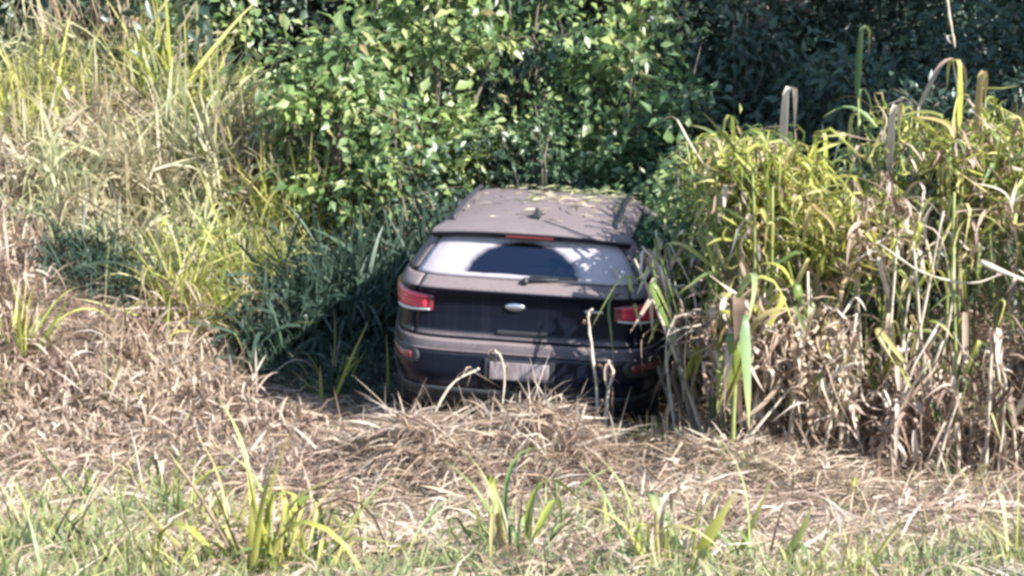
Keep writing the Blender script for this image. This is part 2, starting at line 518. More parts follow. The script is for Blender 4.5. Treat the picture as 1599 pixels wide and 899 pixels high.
def PS(s, z, off=0.0):
    def q(s):
        X, Y, S = outline(z)
        sg = 1
        if s > 5.7: s, sg = 11.4 - s, -1
        if s < 0: s, sg = -s, -1
        return Vector((sg * float(np.interp(s, S, X)), float(np.interp(s, S, Y)), z))
    p = q(s)
    if off:
        a = q(s + .01) - q(s - .01)
        b_ = PSz(s, z + .008) - PSz(s, z - .008)
        n = a.cross(b_).normalized()
        p = p + n * off
    return p

def PSz(s, z):
    X, Y, S = outline(z)
    sg = 1
    if s > 5.7: s, sg = 11.4 - s, -1
    if s < 0: s, sg = -s, -1
    return Vector((sg * float(np.interp(s, S, X)), float(np.interp(s, S, Y)), z))

WHEELS = {'rear': 0.86, 'front': 3.42}
def panel(name, s0, s1, z0, z1, mat, ns=24, nz=8, off=0.0, cut=False, solid=0.014, parent=None, both=False, shape=None):
    for sg in ((1, -1) if both else (1,)):
        ss = np.linspace(s0, s1, ns + 1); zz = np.unique(np.concatenate([np.linspace(z0, z1, nz + 1)]))
        V, F = [], []
        for z in zz:
            for s in ss:
                s_, z_ = shape(s, z) if shape else (s, z)
                p = PS(s_, z_, off)
                V.append((p.x * sg, p.y, p.z))
        n = ns + 1
        for i in range(len(zz) - 1):
            for j in range(ns):
                f = (i * n + j, i * n + j + 1, (i + 1) * n + j + 1, (i + 1) * n + j)
                if cut:
                    c = sum((Vector(V[k]) for k in f), Vector()) / 4
                    if any(math.hypot(c.y - wy, c.z - .35) < .405 for wy in WHEELS.values()): continue
                F.append(f if sg > 0 else f[::-1])
        b = MB(); b.add(V, F)
        o = b.build(name, mat, parent or car, True, solid)
    return o

panel("rear_bumper", -1.25, 1.25, .395, .735, M['paint'], 60, 14, 0.004, True)
panel("bumper_cladding", -1.25, 1.25, .21, .39, M['plastic'], 50, 6, 0.012, True)
tailgate = panel("tailgate", -.80, .80, .742, 1.165, M['paint'], 48, 26)
panel("quarter_panel", .812, 1.98, .742, 1.165, M['paint'], 40, 20, 0, True, both=True)
panel("rear_pillar", .905, 1.28, 1.172, 1.475, M['paint'], 12, 10, both=True)
panel("rear_window", -.895, .895, 1.172, 1.43, M['dusty_glass'], 44, 12, -.004, solid=.006)
panel("quarter_window", 1.29, 1.70, 1.175, 1.42, M['glass'], 8, 6, -.004, solid=.006, both=True)
for a, b_ in ((1.705, 1.80), (2.66, 2.76)):
    panel("door_pillar", a, b_, 1.17, 1.42, M['plastic'], 3, 6, both=True)
panel("side_window", 1.805, 2.655, 1.175, 1.42, M['glass'], 10, 6, -.004, solid=.006, both=True)
panel("side_window", 2.765, 3.75, 1.175, 1.42, M['glass'], 10, 6, -.004, solid=.006, both=True)
panel("roof_frame", 1.285, 4.9, 1.424, 1.475, M['paint'], 30, 3, both=True)
panel("windscreen_pillar", 3.76, 4.80, 1.16, 1.42, M['paint'], 10, 8, both=True)
panel("windscreen", 4.81, 6.59, 1.08, 1.43, M['glass'], 24, 8, -.004, solid=.006)
panel("rear_door", 1.99, 2.705, .30, 1.168, M['paint'], 20, 18, 0, True, both=True)
panel("front_door", 2.715, 3.62, .30, 1.168, M['paint'], 22, 16, 0, True, both=True)
panel("front_wing", 3.63, 4.70, .30, 1.07, M['paint'], 40, 22, 0, True, both=True)
panel("sill_cladding", 1.60, 3.55, .21, .295, M['plastic'], 30, 3, .012, True, both=True)
panel("front_bumper", 4.71, 6.69, .21, .72, M['paint'], 30, 10)
panel("bonnet", 4.72, 6.68, .73, 1.075, M['paint'], 30, 22)

# roof skin: the top outline drawn in towards its middle
rb = MB()
rows = []
for k in np.linspace(1.0, 0.0, 9):
    row = []
    for s in np.linspace(-5.7, 5.7, 97)[:-1]:
        p = PS(s, 1.475)
        row.append(Vector((p.x * k, 1.335 + (p.y - 1.335) * k, 1.476 + .07 * (1 - k * k))))
    rows.append(row + [row[0]])
rb.grid([r_[::-1] for r_ in rows])
roof = rb.build("roof", M['paint'], car)
# roof spoiler above the window
sp = MB()
top, bot = [], []
for i in range(33):
    u = -1 + 2 * i / 32
    x = u * .715
    drop = .045 * abs(u) ** 3
    yb = .30 + .09 * abs(u) ** 4
    top.append([Vector((x * .93, .62, 1.522 - drop * 1.3)), Vector((x * .97, .46, 1.512 - drop)), Vector((x, yb + .05, 1.492 - drop)), Vector((x, yb, 1.478 - drop)),
                Vector((x, yb + .005, 1.446 - drop)), Vector((x * .98, yb + .05, 1.43 - drop)), Vector((x * .95, .44, 1.43 - drop)), Vector((x * .93, .62, 1.45 - drop))])
sp.grid(top)
spoiler = sp.build("spoiler", M['paint'], car)
b = MB(); b.box((0, .318, 1.449), (.34, .03, .014)); b.build("brake_light", M['dark_red'], spoiler, False)
# roof rails
for sg in (-1, 1):
    b = MB()
    b.tube([(sg * .60, .62, 1.49), (sg * .60, .72, 1.525), (sg * .60, 1.3, 1.545), (sg * .60, 1.95, 1.53), (sg * .60, 2.1, 1.49)], .017, 8)
    b.build("roof_rail", M['plastic'], car)
# aerial fin
b = MB()
b.add([(-.03, .70, 1.52), (.03, .70, 1.52), (.022, .88, 1.53), (-.022, .88, 1.53), (-.008, .715, 1.60), (.008, .715, 1.60)],
      [(0, 3, 2, 1), (0, 1, 5, 4), (1, 2, 5), (2, 3, 4, 5), (3, 0, 4)])
b.build("aerial_fin", M['plastic'], car, False, 0, .006)

# tail lamps: wrap round the corner
for sg in (-1, 1):
    def shp(s, z):
        k = (s - .68) / (1.30 - .68)
        return s, .975 + (z - .975) * (.62 + .38 * min(1, k * 2.2)) + .01 * k
    def lamp(s0, s1, z0, z1, off, mat, name, parent):
        ss = np.linspace(s0, s1, 22); zz = np.linspace(z0, z1, 8)
        P = []
        for z in zz:
            row = []
            for s in ss:
                a, c = shp(s, z)
                p = PS(a, c, off); row.append((p.x * sg, p.y, p.z))
            P.append(row if sg > 0 else row[::-1])
        m = MB(); m.grid(P)
        return m.build(name, mat, parent, True, .02)
    tl = lamp(.67, 1.32, .885, 1.065, .014, M['dark_red'], "tail_lamp", car)
    lamp(.72, 1.30, .925, 1.05, .020, M['red_lens'], "lamp_lens", tl)
    for zc in (.958, .988, 1.02):
        lamp(.74, 1.26, zc - .004, zc + .004, .0225, M['dark_red'], "lens_rib", tl)
    lamp(.69, .98, .892, .910, .021, M['white_lens'], "reversing_light", tl)
# dark step below the lamps, reflectors and the plate
for sg in (-1, 1):
    P = []
    for z in np.linspace(.535, .665, 6):
        row = [PS(s, z, .012) for s in np.linspace(.74 + .10 * abs((z - .6) / .065) ** 2 * .5, 1.1, 14)]
        row = [(p.x * sg, p.y, p.z) for p in row]
        P.append(row if sg > 0 else row[::-1])
    m = MB(); m.grid(P)
    rf = m.build("reflector_housing", M['plastic'], car, True, .012)
    P = []
    for z in np.linspace(.575, .625, 4):
        row = [PS(s, z, .018) for s in np.linspace(.80, 1.02, 10)]
        row = [(p.x * sg, p.y, p.z) for p in row]
        P.append(row if sg > 0 else row[::-1])
    m = MB(); m.grid(P)
    m.build("reflector", M['dark_red'], rf, True, .01)
b = MB(); b.box((0, -.012, .545), (.42, .016, .125)); b.build("number_plate", M['plate'], car, False, 0, .004)
b = MB(); b.box((0, -.004, .545), (.50, .012, .165)); b.build("plate_recess", M['plastic'], car, False, 0, .006)
# crease moulding across the bumper and diffuser bar
for name, z, h_, o_, mt in (("bumper_crease", .655, .018, .016, M['paint']), ("skid_strip", .30, .03, .022, M['plastic'])):
    P = [[PS(s, z - h_ / 2, o_ * .3) for s in np.linspace(-1.05, 1.05, 50)], [PS(s, z, o_) for s in np.linspace(-1.05, 1.05, 50)], [PS(s, z + h_ / 2, o_ * .3) for s in np.linspace(-1.05, 1.05, 50)]]
    m = MB(); m.grid(P); m.build(name, mt, car, True, .006)
# badge, handle and name strips on the tailgate
b = MB(); b.lathe([(0.0, -.008), (.8, -.008), (1.0, 0.0), (1.0, .012)], (0, 0, 0), 28)
bo = b.build("badge", M['chrome'], tailgate)
bo.rotation_euler = (0, 0, R(90)); bo.scale = (1, .075, .032); bo.location = (-.06, PS(0, .985).y - .006, .985)
b = MB(); b.box((0, PS(0, .80).y - .006, .80), (.36, .022, .03)); b.build("tailgate_handle", M['plastic'], tailgate, False, 0, .006)
for x, w in ((.50, .13),):
    b = MB(); b.box((x, PS(x, .985).y - .004, .985), (w, .008, .018)); b.build("trim_script", M['chrome'], tailgate, False, 0, .003)
# rear wiper
wp = MB()
wp.lathe([(0, -.03), (.022, -.028), (.026, -.01), (.026, .02)], (0, 0, 0), 16)
wo = wp.build("wiper", M['plastic'], car)
wz = 1.165
wo.rotation_euler = (0, 0, R(90)); wo.location = (0.0, PS(0, wz).y - .02, wz)
b = MB()
b.tube([(0.0, PS(0, 1.17).y - .035, 1.17), (.12, PS(.12, 1.185).y - .035, 1.182), (.24, PS(.24, 1.19).y - .025, 1.188)], [.013, .010, .007], 6)
b.build("wiper_arm", M['plastic'], car)
b = MB()
b.box((.20, PS(.2, 1.196).y - .016, 1.196), (.34, .018, .016)); b.build("wiper_blade", M['plastic'], car, False, 0, .003)
# mirrors, handles
for sg in (-1, 1):
    b = MB(); b.box((sg * .93, 3.0, 1.17), (.07, .17, .13)); b.build("wing_mirror", M['plastic'], car, True, 0, .035)
    b = MB(); b.box((sg * .90, 3.08, 1.13), (.08, .04, .03)); b.build("mirror_stalk", M['plastic'], car, False, 0, .008)
    for y in (2.02, 2.92):
        x = float(np.interp(y, *[outline(1.02)[i] for i in (1, 0)]))
        b = MB(); b.tube([(sg * (x + .005), y - .09, 1.0), (sg * (x + .035), y - .06, 1.0), (sg * (x + .035), y + .06, 1.0), (sg * (x + .005), y + .09, 1.0)], .012, 6)
        b.build("door_handle", M['paint'], car)
# floor pan, seats
b = MB()
b.box((0, 2.15, .45), (1.60, 3.9, .40)); b.build("floor_pan", M['interior'], car, False)
b = MB(); b.box((0, 1.05, .85), (1.36, .14, .72), Matrix.Rotation(R(-14), 3, 'X')); b.build("rear_seat", M['cloth'], car, True, 0, .05)
for x in (-.42, .42):
    b = MB(); b.box((x, .98, 1.27), (.26, .09, .17)); b.build("headrest", M['cloth'], car, True, 0, .035)
    b = MB(); b.box((x, 2.25, .95), (.50, .14, .70), Matrix.Rotation(R(-12), 3, 'X')); b.build("front_seat", M['cloth'], car, True, 0, .05)
# wheels
for wy in WHEELS.values():
    for sg in (-1, 1):
        c = (sg * .86, wy, .35)
        e = MB(); e.lathe([(.235, -.10), (.32, -.112), (.345, -.09), (.35, 0), (.345, .09), (.32, .112), (.235, .10)], (0, 0, 0), 40)
        ty = e.build("wheel", M['rubber'], car); ty.location = c
        e = MB(); e.lathe([(.04, .085 * sg), (.06, .08 * sg), (.19, .05 * sg), (.215, .09 * sg), (.237, .10 * sg), (.237, -.1 * sg)], (0, 0, 0), 30)
        for k in range(5):
            a = k * 2 * math.pi / 5
            e.box((.085 * sg, .125 * math.cos(a), .125 * math.sin(a)), (.03, .2, .045), Matrix.Rotation(a, 3, 'X'))
        e.build("rim", M['alloy'], ty)
        # arch liner and flare
        f = MB(); P = []
        for a in np.linspace(R(-8), R(188), 26):
            row = []
            for r_, xo in ((.395, -.08), (.395, .012), (.43, .018), (.455, .004)):
                y, z = wy + r_ * math.cos(a), .35 + r_ * math.sin(a)
                zc = min(max(z, .21), 1.1)
                X, Y, S = outline(zc)
                h2 = len(Y)
                x = float(np.interp(y, Y[30:-30], X[30:-30]))
                row.append((sg * (x + xo), y, z))
            P.append(row if sg < 0 else row[::-1])
        f.grid(P); f.build("arch_cladding", M['plastic'], car, True, .008)

car_mw = Matrix.Translation(CAR_LOC) @ Euler((0, R(CAR_ROLL), R(-7.5))).to_matrix().to_4x4()

# leaves and chaff lying on the car roof
def roof_litter():
    n = 300
    x = np.clip(RNG.normal(.15, .36, n), -.58, .58); y = RNG.uniform(.55, 2.1, n)
    y = np.where(RNG.random(n) < .6, RNG.uniform(1.2, 2.15, n), y)
    z = 1.50 + .045 * (1 - (x / .66) ** 2) * (1 - ((y - 1.335) / .95) ** 4) + .012
    P = np.array([car_mw @ Vector(p) for p in zip(x, y, z)])
    a = RNG.uniform(0, 6.28, n)
    D = np.stack([np.cos(a), np.sin(a), RNG.uniform(-.05, .25, n)], 1)
    V, F, T = ribbons(P, D, RNG.uniform(.04, .16, n), RNG.uniform(.006, .018, n), RNG.uniform(0, .2, n), 2)
    tag(link("roof_litter", np_mesh("roof_litter", V, F, M['olive'], t=T)), "dry leaves and chaff scattered over the car roof", "litter", None, "stuff")
roof_litter()

# ------------------------------------------------------------------ dry grass mat and green turf (nobody could count it)
def inside_car(x, y, m=0.0):
    q = car_mw.inverted()
    lx = q[0][0] * x + q[0][1] * y + q[0][3]; ly = q[1][0] * x + q[1][1] * y + q[1][3]
    return (np.abs(lx) < .93 + m) & (ly > -.02 - m) & (ly < 4.4 + m)

def scatter(n, y0, y1, wide=0.9):
    y = RNG.uniform(y0, y1, n); x = RNG.uniform(-1, 1, n) * (.30 * y + wide)
    return x, y

def vnoise(x, y, f, ph):
    return 0.5 + 0.25 * (np.sin(f * x + ph) * np.cos(f * 1.3 * y - ph * 2) + np.sin(f * 2.3 * x - f * .9 * y + ph * 3) * .7 + np.cos(f * 1.9 * y + f * .6 * x + ph) * .5)

def mat_grass():
    x, y = scatter(200000, 5.6, 14.5)
    keep = ~inside_car(x, y, .05) & (RNG.random(len(x)) < np.clip((vnoise(x, y, 2.1, .6) - .22) * 3.0, .12, 1))
    x, y = x[keep], y[keep]; n = len(x)
    a = RNG.uniform(0, 2 * math.pi, n)
    el = np.abs(RNG.normal(0, .42, n)) + .05
    D = np.stack([np.cos(a) * np.cos(el), np.sin(a) * np.cos(el), np.sin(el)], 1)
    L = .08 + .42 * RNG.random(n) ** 2; W = .003 + .016 * RNG.random(n) ** 1.8
    P = np.stack([x, y, hgt(x, y) + RNG.uniform(-.01, .05, n)], 1)
    V, F, T = ribbons(P, D, L, W, np.sin(el) * .5 + RNG.uniform(0, .25, n), 2)
    tag(link("dry_grass", np_mesh("dry_grass", V, F, M['litter'], t=T)), "matted straw coloured dead grass covering the ground around the car", "grass", None, "stuff")

def mat_turf():
    x, y = scatter(60000, 5.6, 13.0)
    g = vnoise(x, y, 1.3, 1.7) + .35 * sm((8.6 - y) / 1.6) + .25 * sm((-x - 1.2) / 1.2) * sm((10.5 - y) / 1.5) - .45 * sm((y - 9) / 1.5)
    keep = (RNG.random(len(x)) < np.clip((g - .45) * 1.6, .015, 1)) & ~inside_car(x, y, .05)
    x, y = x[keep], y[keep]; n = len(x)
    a = RNG.uniform(0, 2 * math.pi, n); el = RNG.uniform(.6, 1.4, n)
    D = np.stack([np.cos(a) * np.cos(el), np.sin(a) * np.cos(el), np.sin(el)], 1)
    P = np.stack([x, y, hgt(x, y)], 1)
    V, F, T = ribbons(P, D, RNG.uniform(.10, .32, n), RNG.uniform(.006, .016, n), RNG.uniform(.1, .6, n), 3)
    tag(link("green_grass", np_mesh("green_grass", V, F, M['turf'], t=T)), "short green grass coming up through the dead straw", "grass", None, "stuff")
mat_grass()
mat_turf()

def mat_meadow():
    x, y = scatter(60000, 5.6, 10.6)
    g = .16 * sm((8.0 - y) / 1.2) + .95 * vnoise(x, y, 1.9, .4) - .30 + .55 * sm((-x - 1.0) / .8) * sm((10.2 - y) / 1.2) - .35 * sm((y - 8.6) / 1.2) * sm((x + 1.6) / .6)
    keep = RNG.random(len(x)) < np.clip((g - .36) * 1.2, 0, .7)
    x, y = x[keep], y[keep]; n = len(x)
    a = RNG.uniform(0, 2 * math.pi, n); el = np.clip(RNG.normal(1.05, .32, n), .2, 1.5)
    D = np.stack([np.cos(a) * np.cos(el), np.sin(a) * np.cos(el), np.sin(el)], 1)
    L = RNG.uniform(.10, .5, n) * (.35 + 1.0 * vnoise(x, y, 2.7, 1.1))
    V, F, T = ribbons(np.stack([x, y, hgt(x, y)], 1), D, L, RNG.uniform(.006, .017, n), RNG.uniform(.15, .9, n), 4)
    tag(link("meadow_grass", np_mesh("meadow_grass", V, F, M['meadow'], t=T)), "longer green and yellow grass growing through the straw nearest the viewer", "grass", None, "stuff")
mat_meadow()

def mound_straw():
    n = 13000
    x = np.concatenate([RNG.normal(-.15, .5, n // 2), RNG.uniform(-3.6, 3.6, n // 2)]); y = np.concatenate([RNG.normal(11.0, .33, n // 2), RNG.normal(10.9, .7, n // 2)])
    keep = ~inside_car(x, y, .1); x, y = x[keep], y[keep]; n = len(x)
    a = RNG.uniform(0, 2 * math.pi, n); el = np.abs(RNG.normal(0, .5, n))
    D = np.stack([np.cos(a) * np.cos(el), np.sin(a) * np.cos(el), np.sin(el)], 1)
    P = np.stack([x, y, hgt(x, y)], 1)
    V, F, T = ribbons(P, D, .08 + .5 * RNG.random(n) ** 1.8, .004 + .016 * RNG.random(n) ** 2, RNG.uniform(.1, .9, n), 4)
    tag(link("fallen_straw", np_mesh("fallen_straw", V, F, M['straw'], t=T)), "heaped bent straw in front of the rear bumper", "grass", None, "stuff")
mound_straw()

# ------------------------------------------------------------------ single leaves with one mesh each, shared by the plants
def arc_leaf(name, mat, L, W, a0, a1, u0, w, side=0.0, segs=11, fold=0.18):
    """one long blade: rises at angle a0, turns over at u0 of its length and ends at angle a1; creased along the midrib"""
    ts = np.linspace(0, 1, segs + 1)
    p = Vector((0, 0, 0)); V, T = [], []
    for i, t in enumerate(ts):
        a = a0 + (a1 - a0) * float(sm((t - u0) / w + .5))
        yaw = side * t
        d = Vector((math.cos(a) * math.cos(yaw), math.cos(a) * math.sin(yaw), math.sin(a)))
        if i: p = p + d * (L / segs)
        n = Vector((-math.sin(a), 0, math.cos(a)))
        sd = Vector((-math.sin(yaw), math.cos(yaw), 0))
        ww = W * float(np.interp(t, [0, .12, .35, .7, 1], [.5, .9, 1, .62, .03])) * .5
        V += [p - sd * ww + n * ww * fold * 2, p, p + sd * ww + n * ww * fold * 2]
        T += [t] * 3
    F = []
    for i in range(segs):
        for k in (0, 1):
            F.append((i * 3 + k, i * 3 + k + 1, (i + 1) * 3 + k + 1, (i + 1) * 3 + k))
    return np_mesh(name, [tuple(v) for v in V], F, mat, True, T)

LEAF = {}
for key, mat in (('dead', M['dead']), ('yellow', M['ygrass']), ('green', M['green_blade'])):
    LEAF[key] = {
        'arch': [arc_leaf("cane_leaf", mat, random.uniform(.65, .95), random.uniform(.032, .05), R(random.uniform(55, 80)), R(random.uniform(-75, -35)), random.uniform(.4, .6), random.uniform(.35, .7), random.uniform(-.6, .6)) for _ in range(6)],
        'hook': [arc_leaf("cane_leaf", mat, random.uniform(.55, .85), random.uniform(.034, .05), R(random.uniform(78, 92)), R(random.uniform(-96, -78)), random.uniform(.4, .6), random.uniform(.14, .26), random.uniform(-.2, .2), 14) for _ in range(6)],
        'hang': [arc_leaf("cane_leaf", mat, random.uniform(.4, .75), random.uniform(.03, .055), R(random.uniform(0, 40)), R(random.uniform(-95, -70)), random.uniform(.08, .2), random.uniform(.15, .35), random.uniform(-.9, .9)) for _ in range(7)],
        'spike': [arc_leaf("grass_leaf", mat, random.uniform(.45, .75), random.uniform(.022, .036), R(random.uniform(72, 86)), R(random.uniform(10, 70)), random.uniform(.6, .8), .6, random.uniform(-.3, .3)) for _ in range(6)],
    }

def stalk_mesh(h, lean, r0, mat, hook=False):
    b = MB(); pts, rad = [], []
    n = 9
    for i in range(n):
        t = i / (n - 1)
        pts.append((lean * t * t * h, 0, h * t)); rad.append(r0 * (1 - .55 * t) * (1.18 if i % 2 else 1))
    if hook:
        x, z = pts[-1][0], pts[-1][2]
        pts += [(x + .03, .01, z + .02), (x + .065, .015, z - .005)]; rad += [r0 * .4, r0 * .25]
    b.tube(pts, rad, 6)
    return b.mesh("stalk", mat)
STALKS = [stalk_mesh(1.0, random.uniform(-.15, .25), .016, m_) for m_ in (M['stalk_dry'], M['stalk_dry'], M['stalk_green'], M['stalk_green']) for _ in range(2)]

def cane(x, y, h, lean, heading, dead_share, n_leaf, label, group=None, top='arch', size=1.0, z=None, tmin=.18):
    base = Vector((x, y, float(hgt(x, y)) - .02 if z is None else z))
    root = empty("cane_plant", base, heading)
    tag(root, label, "cane plant", group)
    dry = dead_share > .6
    st = random.choice(STALKS[:4] if dry else STALKS[4:])
    so = link("stalk", st, root, (0, 0, 0), (0, R(lean), 0), (1, 1, h))
    so.rotation_euler[0] = R(random.uniform(-5, 5))
    ax = Matrix.Rotation(R(lean), 3, 'Y') @ Vector((0, 0, 1))
    for i in range(n_leaf):
        t = tmin + (1 - tmin) * (i + random.random() * .6) / n_leaf
        t = min(t, 1.0)
        d_ = random.random() < dead_share * (1.5 - 1.1 * t)
        pal = 'dead' if d_ else ('yellow' if random.random() < .6 else 'green')
        kind = 'hang' if d_ and t < .75 and random.random() < .7 else random.choice((top, 'arch', 'hook'))
        sc = random.uniform(.45, 1.2) * size
        link("leaf", random.choice(LEAF[pal][kind]), root, ax * (h * t), (R(random.uniform(-30, 30)), R(random.uniform(-25, 40)), i * 2.4 + random.uniform(-.7, .7)), (sc, sc * random.uniform(.8, 1.3), sc))
    return root

# ------------------------------------------------------------------ the cane thicket right of the car
def bake(lib, P, rz, pitch, sc):
    """many leaves of a few shapes in one mesh, for what nobody could pick apart"""
    Vs, Fs, Ts, off = [], [], [], 0
    which = RNG.integers(0, len(lib), len(P))
    for i, me in enumerate(lib):
        k = np.where(which == i)[0]
        if not len(k): continue
        v = np.empty(len(me.vertices) * 3, np.float32); me.vertices.foreach_get("co", v); v = v.reshape(-1, 3)
        f = np.empty(len(me.loops), np.int32); me.loops.foreach_get("vertex_index", f); f = f.reshape(-1, 4)
        t = np.empty(len(v), np.float32); me.attributes["along"].data.foreach_get("value", t)
        cp, spp = np.cos(pitch[k]), np.sin(pitch[k]); cz, sz = np.cos(rz[k]), np.sin(rz[k]); c = sc[k]
        X = v[None, :, 0] * c[:, None]; Y = v[None, :, 1] * c[:, None]; Z = v[None, :, 2] * c[:, None]
        X2 = X * cp[:, None] + Z * spp[:, None]; Z2 = -X * spp[:, None] + Z * cp[:, None]
        W_ = np.stack([X2 * cz[:, None] - Y * sz[:, None], X2 * sz[:, None] + Y * cz[:, None], Z2], -1) + P[k][:, None, :]
        Vs.append(W_.reshape(-1, 3)); n = len(v)
        Fs.append((f[None] + (np.arange(len(k)) * n)[:, None, None] + off).reshape(-1, 4)); Ts.append(np.tile(t, len(k)))
        off += n * len(k)
    return np.concatenate(Vs), np.concatenate(Fs), np.concatenate(Ts)

CURL = {key: [arc_leaf("curled_leaf", mat, random.uniform(.16, .62), random.uniform(.012, .042), R(random.uniform(0, 100)), R(random.uniform(-150, -20)), random.uniform(.2, .75), random.uniform(.18, .7), random.uniform(-1.8, 1.8), 8, random.uniform(.1, .6)) for _ in range(16)]
        for key, mat in (('dead', M['dead']), ('yellow', M['ygrass']), ('green', M['green_blade']))}

G_FRONT = "dry cane plants along the front of the thicket"
G_MID = "cane plants in the middle of the thicket"
G_BACK = "green topped cane plants at the back of the thicket"
for i in range(20):
    x = 1.5 + i * .125 + random.uniform(-.06, .06)
    cane(x, 11.05 + random.uniform(-.12, .22) + (.0 if x > 1.8 else .15), random.uniform(.55, 1.15), random.uniform(-22, 22), random.uniform(0, 6.28), .97, 11,
         "low dry cane plant with hanging brown leaves at the front foot of the thicket", G_FRONT, 'hook', .75)
for i in range(26):
    if 8 <= i % 13 <= 11 and random.random() < .75: continue
    x = 1.45 + (i % 13) * .2 + random.uniform(-.09, .09); y = 11.5 + (i // 13) * .33 + random.uniform(-.12, .12)
    cane(x, y, random.uniform(1.2, 1.75), random.uniform(-16, 16), random.uniform(0, 6.28), .62, 13,
         "cane plant with pale dead leaves below and yellow leaves above inside the thicket", G_MID, 'hook', .75)
for i in range(30):
    x = 1.5 + (i % 15) * .2 + random.uniform(-.1, .1); y = 12.2 + (i // 15) * .4 + random.uniform(-.15, .15)
    cane(x, y, random.uniform(1.45, 1.85) + .012 * (i % 15), random.uniform(-10, 10), random.uniform(0, 6.28), .15, 14,
         "tall cane plant with arching yellow green top leaves at the back of the thicket", G_BACK, 'arch', .72, None, .62)
for i in range(9):
    x = 1.42 + (i % 3) * .16 + random.uniform(-.04, .04); y = 11.5 + (i // 3) * .28 + random.uniform(-.08, .08)
    cane(x, y, random.uniform(1.85, 2.15), random.uniform(-6, 6), random.uniform(0, 6.28), .4, 16,
         "tall leafy cane plant at the car end of the thicket, throwing shade on the tailgate", "tall canes beside the car", 'hook', .8, None, .3)

def thicket_mass(name, n, key, zlo, zhi, y0, y1, label, hole=.5, x0=1.3, x1=4.6):
    x = RNG.uniform(x0, x1, n * 2); y = RNG.uniform(y0, y1, n * 2)
    g = sm((y - y0 + .25) / .5)
    z = hgt(x, y) + zlo + (zhi - zlo) * RNG.random(n * 2)
    d = vnoise(x * 1.1, z * 1.4, 3.1, 2.3)
    cave = np.exp(-((x - 2.85) / .55) ** 4 - ((z - hgt(x, y) - 1.0) / .42) ** 4)
    keep = d > hole + .5 * cave
    x, y, z = x[keep][:n], y[keep][:n], z[keep][:n]; n = len(x)
    V, F, T = bake(CURL[key], np.stack([x, y, z], 1), RNG.uniform(0, 6.28, n), RNG.normal(0, 1.1, n), RNG.uniform(.5, 1.2, n))
    mat = {'dead': M['dead'], 'yellow': M['ygrass'], 'green': M['green_blade']}[key]
    tag(link(name, np_mesh(name, V, F, mat, t=T)), label, "leaf litter" if key == 'dead' else "foliage", None, "stuff")
thicket_mass("dead_leaves", 3600, 'dead', .0, .95, 10.95, 11.9, "curled dead brown cane leaves tangled among the stalks of the thicket", .46)
thicket_mass("dead_leaves", 1400, 'dead', .7, 1.75, 11.4, 12.4, "pale withered cane leaves higher up in the thicket", .52)
thicket_mass("cane_foliage", 1500, 'yellow', 1.3, 2.0, 11.8, 12.9, "dense yellow green cane leaves along the top of the thicket", .50)
thicket_mass("dead_leaves", 700, 'dead', 1.2, 2.05, 11.7, 12.8, "withered pale leaves mixed into the green top of the thicket", .45)
thicket_mass("cane_foliage", 900, 'green', 1.0, 2.0, 12.0, 13.2, "green cane leaves behind the yellow ones on the thicket", .47)

thicket_mass("cane_foliage", 650, 'yellow', 1.3, 2.05, 11.5, 12.1, "leafy tops of the tall canes at the car end of the thicket", .38, 1.38, 2.3)
thicket_mass("cane_foliage", 900, 'green', .2, 1.9, 12.7, 13.6, "dark green leaves filling the depth of the thicket", .25, 1.4)
thicket_mass("cane_foliage", 350, 'yellow', 1.75, 2.1, 12.2, 13.2, "topmost yellow green leaves at the right end of the thicket", .40, 2.7)
for i, (x, y) in enumerate(((1.28, 11.75), (1.3, 12.1), (1.36, 12.5), (1.22, 12.3), (1.42, 12.9), (1.34, 11.5))):
    cane(x, y, random.uniform(1.15, 1.6), random.uniform(8, 20), math.pi + random.uniform(-.5, .5), .8, 13,
         "cane plant leaning left with hanging withered leaves over the shaded right corner of the car", "canes leaning over the car", 'hang', .8, None, .3)

def pole(name, pts, r0, r1, mat, label, cat="stalk", group=None, leaf=()):
    """a single stalk or stem given by its course"""
    base = Vector(pts[0])
    root = empty(name, base)
    tag(root, label, cat, group)
    q = [Vector(p) for p in pts]; q = [q[0] * 2 - q[1]] + q + [q[-1] * 2 - q[-2]]
    pts = []
    for i in range(1, len(q) - 2):                       # a smooth course through the given points
        for t in (0, .25, .5, .75):
            a0, a1, a2, a3 = q[i - 1], q[i], q[i + 1], q[i + 2]
            w_ = Vector((random.uniform(-1, 1), random.uniform(-1, 1), 0)) * r0 * .25
            pts.append(.5 * (2 * a1 + (a2 - a0) * t + (2 * a0 - 5 * a1 + 4 * a2 - a3) * t * t + (3 * a1 - a0 - 3 * a2 + a3) * t ** 3) + w_)
    pts.append(q[-2])
    b = MB(); n = len(pts)
    b.tube([Vector(p) - base for p in pts], [.76 * (r0 + (r1 - r0) * i / (n - 1)) * random.uniform(.6, 1.25) * (1.25 if i % 5 == 2 else 1) for i in range(n)], 7)
    b.build("stem", mat, root)
    for k in range(random.choice((2, 3, 3))):
        p = Vector(pts[random.randrange(n // 4, n)]) - base
        link("leaf", random.choice(CURL['dead']), root, p, (random.uniform(-.4, .4), random.uniform(-.3, .8), random.uniform(0, 6.28)), (.7, .7, .7))
    for (t, pal, kind, rz, sc) in leaf:
        i = min(int(t * (n - 1)), n - 2); f = t * (n - 1) - i
        p = (Vector(pts[i]).lerp(Vector(pts[i + 1]), f)) - base
        link("leaf", random.choice(LEAF[pal][kind]), root, p, (0, 0, rz), (sc, sc, sc))
    return root

def path(pix, Y0, Y1=None):
    Y1 = Y0 if Y1 is None else Y1
    n = len(pix)
    return [at(px, py, Y0 + (Y1 - Y0) * i / (n - 1)) for i, (px, py) in enumerate(pix)]

